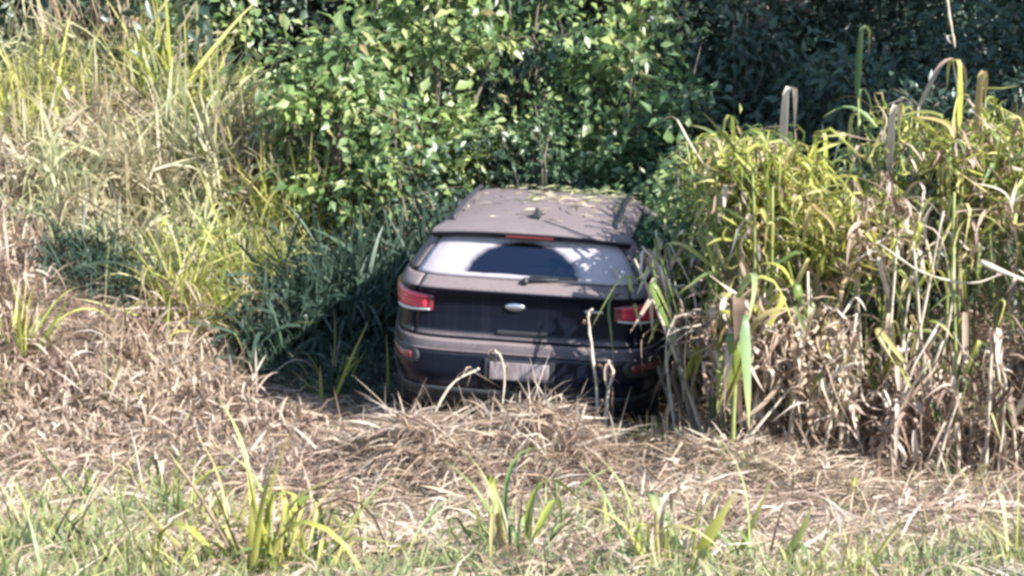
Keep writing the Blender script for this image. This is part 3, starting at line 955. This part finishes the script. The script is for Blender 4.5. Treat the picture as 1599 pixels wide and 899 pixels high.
# standing and fallen stalks one can tell apart
def grounded(pix, Y0, Y1=None):
    p = path(pix, Y0, Y1)
    p[0].z = min(p[0].z, float(hgt(p[0].x, p[0].y)) - .01)
    return p
S_ = M['stalk_dry']
pole("dead_stalk", grounded([(938, 690), (930, 600), (921, 520), (919, 490), (926, 482)], 11.55), .015, .011, S_, "tall pale dead stalk standing in front of the tailgate with a bent top")
pole("dead_stalk", grounded([(944, 690), (948, 620), (957, 585), (950, 562)], 11.5), .020, .012, S_, "short thick pale stalk beside the tall one before the tailgate", leaf=((.5, 'dead', 'hang', -1.2, .5),))
pole("dead_stalk", grounded([(776, 640), (788, 600), (783, 560), (772, 546)], 11.55), .012, .008, S_, "thin hooked straw stalk standing before the number plate")
pole("dead_stalk", grounded([(655, 640), (700, 605), (748, 575)], 11.35, 11.6), .013, .010, S_, "white stalk leaning up to the right below the bumper corner")
pole("dead_stalk", grounded([(815, 650), (845, 632), (878, 615)], 11.4, 11.6), .011, .009, S_, "short pale stalk lying aslant under the number plate")
pole("dead_stalk", grounded([(1060, 640), (1040, 560), (1052, 500), (1085, 488)], 11.6), .013, .008, S_, "grey curved stalk in the shade between the car and the thicket")
pole("dead_stalk", grounded([(1090, 640), (1072, 500), (1030, 420), (1003, 385)], 11.75, 11.95), .012, .008, S_, "grey stalk leaning left across the shaded corner of the car")
pole("dead_stalk", grounded([(1120, 640), (1085, 470), (1055, 400), (1046, 380)], 11.8, 12.0), .011, .008, S_, "thin grey stalk leaning beside the rear pillar of the car")
pole("dead_stalk", path([(1170, 420), (1100, 372), (1062, 366), (1052, 380)], 11.8, 12.0), .010, .007, M['stalk_green'], "thin green stem reaching from the thicket towards the car window")
pole("dead_stalk", grounded([(1150, 690), (1205, 640), (1270, 560), (1330, 470)], 10.95, 11.15), .014, .010, S_, "dry stalk leaning up to the right through the brown leaves")
pole("dead_stalk", grounded([(1385, 690), (1420, 590), (1470, 500)], 10.95, 11.1), .017, .011, S_, "grey dry stalk slanting across the lower thicket")
pole("dead_stalk", grounded([(1490, 690), (1492, 560), (1487, 430), (1490, 300)], 11.05), .018, .012, M['stalk_green'], "upright pale green stalk crossed by a fallen white one", leaf=((.62, 'dead', 'hook', 2.2, .9), (.75, 'yellow', 'arch', -.5, .8)))
pole("dead_stalk", path([(1375, 382), (1440, 425), (1515, 442), (1570, 425)], 11.0), .011, .008, S_, "thin white stalk fallen level across the dark thicket")
pole("dead_stalk", path([(1530, 408), (1565, 424), (1605, 440)], 10.9), .022, .019, S_, "broad white broken stalk jutting out past the picture edge")
pole("dead_stalk", grounded([(1560, 690), (1570, 610), (1556, 560), (1530, 545)], 11.0), .014, .011, S_, "pale stalk bowed over like a hook at the foot of the thicket")
pole("dead_stalk", grounded([(1535, 690), (1550, 600), (1545, 548)], 11.05), .012, .009, S_, "pale straight stalk close beside the bowed one")
def reed(px, py_base, py_fold, Y, W, L2, rz, mat, label, lean=0.0, px_top=None):
    """a cane whose last broad leaf stands up and folds down like a hairpin"""
    top = at(px if px_top is None else px_top, py_fold, Y); x = at(px, py_base, Y).x
    g = float(hgt(x, Y)) - .02
    H = top.z - g
    root = empty("bent_reed", (x, Y, g)); tag(root, label, "reed")
    dx = top.x - x; up = min(.55, H * .4)
    b = MB(); b.tube([(dx * t * t, 0, (H - up) * t) for t in np.linspace(0, 1, 9)], [.013 - .006 * i / 8 for i in range(9)], 6)
    b.build("stem", M['stalk_dry'] if mat is M['dead'] else M['stalk_green'], root)
    L = up + L2
    me = arc_leaf("reed_leaf", mat, L, W, R(88 - lean), R(-86), up / L, .16 + abs(lean) * .012, random.uniform(-.25, .25), 18, .3)
    link("leaf", me, root, (dx * .98, 0, H - up - .03), (0, 0, rz))
    for k in range(4):
        t = random.uniform(.55, 1)
        link("leaf", random.choice(LEAF['dead' if mat is M['dead'] or k % 2 else 'yellow'][random.choice(('hook', 'arch', 'hang'))]), root, (dx * t * t, 0, (H - up) * t), (0, 0, random.uniform(0, 6.28)), (.7, .8, .7))
reed(1228, 420, 122, 12.35, .075, .30, .75, M['dead'], "pale reed standing above the thicket with its top folded down like a hairpin")
reed(1345, 330, 28, 13.0, .07, .20, .6, M['green_blade'], "tallest green reed with a folded top against the dark trees")
reed(1418, 300, 50, 13.0, .055, .34, .5, M['dead'], "grey reed arching right against the dark trees", 30, 1440)
reed(1500, 330, 80, 12.6, .085, .22, 2.5, M['ygrass'], "thick green reed with a short folded top among yellow leaves")
reed(1532, 330, 98, 12.7, .06, .26, .8, M['ygrass'], "slim pale reed folded over beside the thick green one")
reed(1565, 330, 100, 12.6, .06, .3, .4, M['dead'], "pale reed leaning out of the picture at the right of the row", 22, 1585)
reed(1290, 330, 190, 12.5, .06, .3, 2.4, M['ygrass'], "shorter yellow reed between the hairpin reed and the tallest one")
reed(1395, 330, 150, 12.4, .06, .3, .9, M['dead'], "withered reed in front of the arching grey one")
reed(1180, 400, 190, 12.2, .06, .35, 2.6, M['green_blade'], "green reed nearest the car at the end of the thicket")
pole("hanging_stem", path([(1492, 75), (1485, 40), (1476, -20)], 13.05, 13.1), .010, .013, S_, "bare grey stem hanging down from the trees above the thicket")

# leafy yellow plant at the near corner of the thicket
def cut(px, py, Y): return at(px, py, Y)
p0 = cut(1145, 640, 10.85); zt = float(hgt(p0.x, p0.y))
root = empty("cane_plant", (p0.x, p0.y, zt)); tag(root, "bright yellow green cane plant drooping at the thicket corner beside the car", "cane plant")
link("stalk", STALKS[4], root, (0, 0, -.02), (0, 0, 0), (1, 1, 1.04))
for k in range(20):
    pal = ('yellow', 'yellow', 'green', 'dead')[k % 4]; sc = random.uniform(.6, 1.15); z_ = random.uniform(.55, 1.02)
    link("leaf", LEAF[pal][('hang', 'hang', 'hook', 'arch')[k % 5 % 4]][k % 6], root, (0, 0, z_), (random.uniform(-.3, .3), random.uniform(-.3, .3), 2.4 * k + random.uniform(-.4, .4)), (sc, sc * 1.7, sc))


# ------------------------------------------------------------------ single tufts with separate blades
def tuft(px, py, n, hmin, hmax, pal, label, spread=.09, kind='spike', wide=.6, lean=(0, 0), name="grass_tuft", group=None, base=None):
    b0 = base or hit(px, py)
    root = empty(name, b0)
    tag(root, label, "grass tuft", group)
    for i in range(int(n * 1.5)):
        p = pal if isinstance(pal, str) else random.choice(pal)
        if random.random() < .15: p = 'dead'
        kd = kind if random.random() < .6 else random.choice(('arch', 'arch', 'hook'))
        me = random.choice(LEAF[p][kd])
        s = random.uniform(hmin * .75, hmax * 1.1) / .6
        a = random.uniform(0, 6.28); rr = 1.5 * spread * random.random()
        x, y = rr * math.cos(a), rr * math.sin(a)
        z = float(hgt(b0.x + x, b0.y + y)) - b0.z - .01
        link("leaf", me, root, (x, y, z), (R(lean[0] + random.uniform(-28, 28)), R(lean[1] + random.uniform(-15, 35)), a + random.uniform(-.6, .6)), (s, s * wide * random.uniform(.8, 1.25), s))
    return root

def blade(px0, py0, px1, py1, W, pal, label, bend=0.0, Y=None, Y1=None):
    """one long separate blade between two points, its foot in the ground"""
    a = hit(px0, py0) if Y is None else at(px0, py0, Y)
    g = float(hgt(a.x, a.y)); a.z = min(a.z, g) - .01
    b_ = at(px1, py1, a.y - .05 if Y1 is None else Y1)
    n = 9; side = (b_ - a).cross(Vector((0, 1, 0))).normalized()
    V, T = [], []
    for i in range(n):
        t = i / (n - 1)
        c = a.lerp(b_, t) + side * (bend * math.sin(math.pi * t)) + Vector((0, -.03 * math.sin(math.pi * t), 0)) - a
        ww = W * .5 * float(np.interp(t, [0, .25, .6, 1], [.7, 1, .8, .08]))
        V += [c - side * ww + Vector((0, ww * .35, 0)), c, c + side * ww + Vector((0, ww * .35, 0))]; T += [t] * 3
    F = [(i * 3 + k, i * 3 + k + 1, (i + 1) * 3 + k + 1, (i + 1) * 3 + k) for i in range(n - 1) for k in (0, 1)]
    o = link("reed", np_mesh("reed", [tuple(v) for v in V], F, M['ygrass' if pal == 'yellow' else 'green_blade' if pal == 'green' else 'straw'], True, T))
    o.location = a
    tag(o, label, "grass blade")
    return o

tuft(400, 905, 30, 0.45, 0.84, 'yellow', "bright yellow tuft of broad upright blades at the bottom edge, left of the middle", .12)
tuft(480, 905, 22, 0.36, 0.68, ['yellow', 'yellow', 'green'], "yellow green tuft just right of the brightest tuft at the bottom edge", .10)
tuft(800, 880, 33, 0.29, 0.61, ['green', 'green', 'yellow'], "deep green tuft at the bottom edge under the middle of the car", .12)
tuft(1030, 905, 25, 0.33, 0.61, ['yellow', 'green'], "mixed green and yellow tuft left of the long broad blade", .12)
tuft(1080, 915, 18, 0.33, 0.57, ['yellow', 'green'], "small tuft round the foot of the long broad yellow blade", .08)
tuft(1195, 915, 16, 0.33, 0.54, ['green'], "small dark green tuft right of the long broad yellow blade", .07)
tuft(1590, 900, 16, 0.26, 0.49, ['yellow'], "yellow tuft cut by the right edge of the picture", .08)
tuft(130, 800, 40, 0.29, 0.57, ['green', 'green', 'yellow'], "wide green tuft on the grassy patch at lower left", .22)
tuft(60, 850, 33, 0.26, 0.54, ['green', 'yellow'], "green tuft in the bottom left corner", .2)
tuft(265, 790, 30, 0.26, 0.54, ['green', 'yellow'], "green tuft beside the long diagonal blade at lower left", .15)
tuft(600, 890, 25, 0.26, 0.51, ['yellow', 'green', 'dead'], "sparse yellowish tuft leaning right at the bottom edge", .15, lean=(0, 15))
tuft(520, 625, 18, 0.33, 0.68, 'yellow', "yellow green tuft standing left of the rear bumper", .07)
tuft(160, 640, 18, 0.26, 0.49, ['yellow', 'green'], "small bright tuft on the dry slope at left, above the green patch", .1)
tuft(1150, 760, 16, 0.16, 0.30, ['green', 'yellow'], "low green tuft on the straw below the thicket corner", .12)
tuft(1500, 780, 22, 0.16, 0.34, ['green', 'yellow'], "low green tuft on the straw at right under the thicket", .18)
tuft(1350, 800, 16, 0.16, 0.30, ['green', 'yellow'], "low sparse tuft on the straw between two other low tufts", .15)
tuft(870, 800, 18, 0.21, 0.41, ['green'], "small green tuft behind the deep green one", .1)
tuft(1010, 700, 16, 0.20, 0.38, ['yellow', 'dead'], "pale yellow tuft right of the two stalks by the tailgate", .1)
tuft(30, 560, 25, 0.39, 0.81, ['yellow'], "tall yellow tuft at the left edge of the dry slope", .12)
tuft(440, 570, 22, 0.20, 0.41, ['yellow', 'dead'], "short straw and yellow tuft left of the car on the slope", .14)

blade(1075, 905, 1152, 765, .062, 'yellow', "long broad bright yellow blade slanting right at the bottom of the picture", .02)
blade(1140, 790, 1205, 752, .03, 'yellow', "bent over tip of a yellow blade pointing right above the straw", .01, Y=7.6)
blade(1195, 905, 1268, 790, .05, 'green', "long dull green blade slanting right, parallel to the broad yellow one", -.015)
blade(325, 890, 205, 765, .034, 'yellow', "long thin yellow blade slanting left up the green patch", .015)
blade(395, 905, 398, 745, .045, 'yellow', "upright yellow blade, highest of the bright tuft at the bottom edge", .005)
blade(190, 893, 85, 880, .035, 'yellow', "yellow blade lying level near the bottom left corner", .005)
blade(575, 880, 672, 832, .022, 'yellow', "thin yellow blade lying aslant at the bottom edge", .01)
blade(515, 640, 576, 500, .026, 'yellow', "long yellow green blade leaning towards the left tail lamp", .01)
blade(605, 640, 603, 520, .022, 'yellow', "upright yellow blade right against the rear bumper corner", -.01)
blade(622, 655, 715, 690, .03, 'yellow', "yellow blade lying on the straw mound before the bumper", .01)
blade(505, 640, 500, 570, .024, 'yellow', "short upright yellow blade in the tuft left of the car", .004)

# ------------------------------------------------------------------ tall grass on the left bank
def tall_grass(x, y, n, h, spread, mat, label, group=None, seed_heads=0, lean=0.0, wild=.32, wmax=.024):
    z = float(hgt(x, y))
    root = empty("tall_grass", (x, y, z)); tag(root, label, "tall grass", group)
    a = RNG.uniform(0, 2 * math.pi, n); rr = spread * RNG.random(n) ** .6
    px, py = rr * np.cos(a), rr * np.sin(a)
    pz = hgt(x + px, y + py) - z
    el = RNG.normal(1.0, wild, n); b = RNG.uniform(0, 2 * math.pi, n)
    D = np.stack([np.cos(b) * np.cos(el) + lean, np.sin(b) * np.cos(el) - .1, np.sin(el)], 1)
    V, F, T = ribbons(np.stack([px, py, pz + h * .35 * RNG.random(n)], 1), D, h * RNG.uniform(.35, .95, n), RNG.uniform(.010, wmax, n), RNG.uniform(.15, 1.1, n), 5)
    o = link("foliage", np_mesh("foliage", V, F, mat, t=T), root); o['kind'] = 'stuff'
    for k in range(seed_heads):
        aa = random.uniform(0, 6.28); r_ = spread * random.random()
        hh = h * random.uniform(.6, .95)
        q = Vector((r_ * math.cos(aa), r_ * math.sin(aa), 0)); l_ = Vector((random.uniform(-.4, .4), random.uniform(-.3, .2), 1)); d_ = Vector((l_.x * .5, l_.y * .5, -.10))
        b_ = MB(); b_.tube([q, q + l_ * hh * .5, q + l_ * hh + d_ * .3, q + l_ * hh + d_ + Vector((0, 0, .10))], [.004, .0035, .003, .003], 5)
        e = q + l_ * hh + d_ + Vector((0, 0, .10))
        b_.tube([e, e + Vector((l_.x * .1, 0, .05)), e + Vector((l_.x * .25, 0, .10))], [.005, .008, .002], 5)
        b_.build("seed_stalk", M['stalk_straw'], root)
    return root

M['stalk_straw'] = bark("straw_stalk", (0.20, 0.16, 0.09), (0.36, 0.30, 0.18))
L_DRY = "clump of dry straw grass on the left bank"
L_OLV = "clump of tall olive grass on the upper left bank"
for row, (yy, x0, x1, n_, h_) in enumerate(((11.5, -4.0, -1.6, 7, .3), (12.2, -4.3, -1.7, 8, .36), (12.9, -4.4, -2.15, 9, .45), (13.6, -4.7, -2.4, 9, .6), (14.4, -5.0, -2.6, 9, .75))):
    for i in range(n_):
        x = x0 + (x1 - x0) * i / (n_ - 1) + random.uniform(-.2, .2); y = yy + random.uniform(-.35, .35)
        if abs(x + 3.5) < .45 and 13.2 < y < 14.9: continue
        tall_grass(x, y, 170 if row < 2 else 210, h_ * random.uniform(.7, 1.25), .35, M['straw'] if random.random() < .93 else M['olive'],
                   "low tangled clump of dry straw coloured grass on the slope left of the car", L_DRY, 0, wild=.45)
for row, (yy, x0, x1, n_, h_) in enumerate(((15.3, -5.2, -2.3, 8, 1.0), (16.3, -5.5, -2.4, 8, 1.25), (17.3, -6.0, -2.6, 9, 1.4), (18.4, -6.4, -2.9, 9, 1.6), (19.6, -6.8, -3.2, 9, 1.9))):
    for i in range(n_):
        x = x0 + (x1 - x0) * i / (n_ - 1) + random.uniform(-.2, .2); y = yy + random.uniform(-.35, .35)
        tall_grass(x, y, 260, h_ * random.uniform(.75, 1.2), .45, M['olive'] if random.random() < .75 else M['ygrass'],
                   "tall clump of pale olive grass high on the bank left of the shrubs", L_OLV, 1 if i % 2 == 0 else 0, wild=.4, wmax=.042)
for i, (x, y) in enumerate(((-2.3, 16.9), (-2.75, 17.2), (-3.1, 17.6), (-2.5, 17.9), (-3.4, 18.3), (-2.9, 18.6), (-3.7, 18.9), (-4.3, 19.4), (-5.0, 19.8))):
    tall_grass(x, y, 300, random.uniform(1.8, 2.4), .42, M['olive'] if i % 3 else M['ygrass'], "head high clump of pale grass in front of the bushes at upper left", "head high grass at the upper left", 1, 0, .35, .045)
tall_grass(-2.7, 14.4, 300, 1.25, .3, M['ygrass'], "tall bright yellow grass clump standing out on the bank left of the car's shadow", None, 0)
tall_grass(-2.35, 15.6, 280, 1.3, .35, M['ygrass'], "yellow grass clump behind the dark shade left of the car", None, 0)
tall_grass(-4.15, 12.1, 200, .8, .22, M['ygrass'], "yellow grass clump at the left edge above the dry slope", None, 0)
for x, y in ((-3.6, 14.35), (-3.25, 14.5)):  # the bank's shadow is put into the colour of these clumps
    tall_grass(x, y, 260, .75, .3, M['shade_blade'], "grass clump coloured dark for the shadow in the dry bank at left", "grass coloured as shadow in the bank gap", 0)
G_SH = "dark green grass clumps in the car's shade"
for i, (x, y) in enumerate(((-1.15, 13.2), (-1.45, 13.6), (-1.9, 14.1), (-1.1, 14.0), (-1.6, 14.3))):  # blade colour is darkened to deepen the shade beside the car
    tall_grass(x, y, 260, random.uniform(.35, .55), .36, M['shade_blade'], "grass clump along the left side of the car, blue shade put into its green", G_SH, 0, -.1)
for i, (x, y) in enumerate(((1.55, 13.4), (1.7, 14.3), (1.5, 15.3))):
    tall_grass(x, y, 220, random.uniform(.9, 1.2), .3, M['turf'], "green grass clump in the gap between the car and the thicket", "grass between car and thicket", 0, .1)

# ------------------------------------------------------------------ shrubs and trees behind
def shrub(x, y, h, rx, ry, mat, label, n_leaf=2600, n_clump=42, leaf=.15, name="shrub", cat="shrub", group=None, clump_r=.3, low=0.0):
    z = float(hgt(x, y))
    root = empty(name, (x, y, z)); tag(root, label, cat, group)
    V, F, cc = crown(n_leaf, n_clump, (0, 0, h * .52 + low), (rx, ry, h * .5), clump_r, leaf, leaf * .5)
    b = MB(); branchy(b, (0, 0, -.05), tips := random.sample([tuple(c) for c in cc], 16), .05 if cat == "shrub" else .16)
    for c in tips:
        for _ in range(2):
            e = Vector(c) + Vector((random.gauss(0, .16), random.gauss(0, .16), random.gauss(.12, .14)))
            b.tube([Vector(c), (Vector(c) + e) * .5 + Vector((0, 0, .03)), e], [.009, .007, .003], 4, False)
    b.build("trunk", M['bark'], root)
    o = link("crown", np_mesh("crown", V, F, mat), root); o['kind'] = 'stuff'
    return root

shrub(-1.65, 17.3, 2.6, .95, .8, M['bright'], "sunlit yellow green shrub behind the shaded grass left of the car", 3800)
shrub(-.75, 18.3, 3.3, .95, .9, M['bright'], "tall sunlit leafy shrub behind the left end of the car roof", 3600)
shrub(.25, 17.4, 1.7, 1.1, .7, M['green'], "low fine leaved bush straight behind the car roof", 5000, 56, .085)
shrub(-.9, 16.7, 1.5, .7, .6, M['green'], "low fine leaved bush behind the left edge of the car roof", 3200, 36, .085)
shrub(.0, 19.6, 3.6, .85, .9, M['green'], "tall green shrub left of the dark gap at the top of the picture", 3000)
shrub(1.25, 18.2, 2.8, .7, .65, M['bright'], "bright yellow green shrub right of the dark gap above the car", 3000)
shrub(1.75, 17.3, 2.0, .8, .7, M['green'], "dark green bush above the right corner of the car roof", 3400)
shrub(1.9, 15.8, 1.45, .75, .6, M['bright'], "low bright leafy bush just behind the left end of the thicket", 3000, 36, .095)
shrub(1.55, 14.4, 1.2, .5, .6, M['bright'], "bright leafy bush pressed between the car and the thicket", 2000, 26, .085, clump_r=.2)
shrub(1.52, 13.5, 1.85, .36, .45, M['bright'], "slim bright leafy bush rising beside the car roof", 1700, 24, .10, clump_r=.2)
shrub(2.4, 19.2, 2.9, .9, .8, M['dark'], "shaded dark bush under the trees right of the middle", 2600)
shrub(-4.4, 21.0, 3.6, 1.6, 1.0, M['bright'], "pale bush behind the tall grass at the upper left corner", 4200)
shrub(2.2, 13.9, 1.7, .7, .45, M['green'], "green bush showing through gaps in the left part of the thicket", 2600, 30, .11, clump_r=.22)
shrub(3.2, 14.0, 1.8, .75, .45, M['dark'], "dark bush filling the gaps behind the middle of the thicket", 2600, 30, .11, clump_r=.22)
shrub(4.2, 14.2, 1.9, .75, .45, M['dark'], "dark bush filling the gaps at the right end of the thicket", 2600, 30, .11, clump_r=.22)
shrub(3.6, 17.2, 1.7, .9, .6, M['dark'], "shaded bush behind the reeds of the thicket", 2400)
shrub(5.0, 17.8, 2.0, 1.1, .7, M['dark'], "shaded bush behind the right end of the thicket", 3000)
shrub(1.3, 16.3, 1.0, .5, .5, M['green'], "small green bush at the front wing of the car", 1600, 22, .08, clump_r=.2)

G_HOL = "long bladed plants in the dark hollow"
for i, (x, y, h_) in enumerate(((-2.05, 14.3, .95), (-1.6, 14.5, 1.1), (-1.15, 14.6, 1.15), (-1.9, 15.0, 1.25), (-1.4, 15.1, 1.3), (-.9, 15.3, 1.3), (-1.75, 15.8, 1.4), (-1.15, 15.9, 1.45), (-.55, 16.0, 1.4))):  # the hollow's blue shade is painted into the blade colour
    tall_grass(x, y, 300, h_, .34, M['shade_blade'], "plant with long arching blades in the hollow left of the car, coloured for its blue shade", G_HOL, 0, 0, .4, .05)

def undergrowth():
    n = 34000
    y = RNG.uniform(19.0, 28, n); x = RNG.uniform(-1, 1, n) * (.34 * y + 2)
    z = hgt(x, y) + RNG.random(n) ** 1.4 * (1.3 + .6 * np.sin(x * 1.3 + y) + .5 * np.sin(x * 2.9))
    V, F = leaves(np.stack([x, y, z], 1), RNG.normal(size=(n, 3)), RNG.normal(size=(n, 3)) * .6 + np.array([0, -.4, .7]), RNG.uniform(.10, .26, n), RNG.uniform(.06, .13, n))
    tag(link("undergrowth", np_mesh("undergrowth", V, F, M['dark'])), "dark leafy undergrowth on the floor of the wood", "undergrowth", None, "stuff")
undergrowth()

def tree(x, y, h, centre, rad, n_leaf, n_clump, label, leaf=.17, clump_r=.55):
    z = float(hgt(x, y))
    root = empty("tree", (x, y, z)); tag(root, label, "tree")
    V, F, cc = crown(n_leaf, n_clump, centre, rad, clump_r, leaf, leaf * .48, .25)
    b = MB(); branchy(b, (0, 0, -.1), random.sample([tuple(c) for c in cc], 14), .19, lift=.55)
    b.build("trunk", M['bark'], root)
    o = link("crown", np_mesh("crown", V, F, M['dark']), root); o['kind'] = 'stuff'
tree(8.9, 17.0, 6, (-.6, -.9, 5.3), (2.7, 3.0, 1.5), 18000, 120, "big unseen tree, its crown placed to shade the upper right corner", .2)  # out of view to the right, sized and placed to darken the upper right
tree(13.2, 16.2, 6, (-1.2, -.3, 5.3), (2.9, 3.2, 1.6), 12000, 90, "second unseen tree beyond the thicket, added to widen the shade", .2)  # also out of view, added to extend that shade
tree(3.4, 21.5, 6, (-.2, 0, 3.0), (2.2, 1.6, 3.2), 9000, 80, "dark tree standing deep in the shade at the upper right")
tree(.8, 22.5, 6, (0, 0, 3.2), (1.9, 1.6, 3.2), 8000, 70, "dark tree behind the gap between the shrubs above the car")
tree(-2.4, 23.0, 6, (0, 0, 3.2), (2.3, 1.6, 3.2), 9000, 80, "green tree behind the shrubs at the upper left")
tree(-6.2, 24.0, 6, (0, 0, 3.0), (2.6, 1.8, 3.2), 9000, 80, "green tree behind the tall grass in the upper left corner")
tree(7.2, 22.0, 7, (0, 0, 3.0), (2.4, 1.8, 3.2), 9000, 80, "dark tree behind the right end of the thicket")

def woods():
    n = 26000
    x = RNG.uniform(-13, 14, n); y = RNG.uniform(26, 30, n)
    z = hgt(x, y) + RNG.random(n) * (5.5 + 1.5 * np.sin(x * .9))
    C = np.stack([x, y, z], 1)
    V, F = leaves(C, RNG.normal(size=(n, 3)), RNG.normal(size=(n, 3)) * .6 + np.array([0, -.4, .7]), RNG.uniform(.2, .4, n), RNG.uniform(.12, .22, n))
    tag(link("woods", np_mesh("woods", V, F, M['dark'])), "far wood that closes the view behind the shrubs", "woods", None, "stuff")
woods()
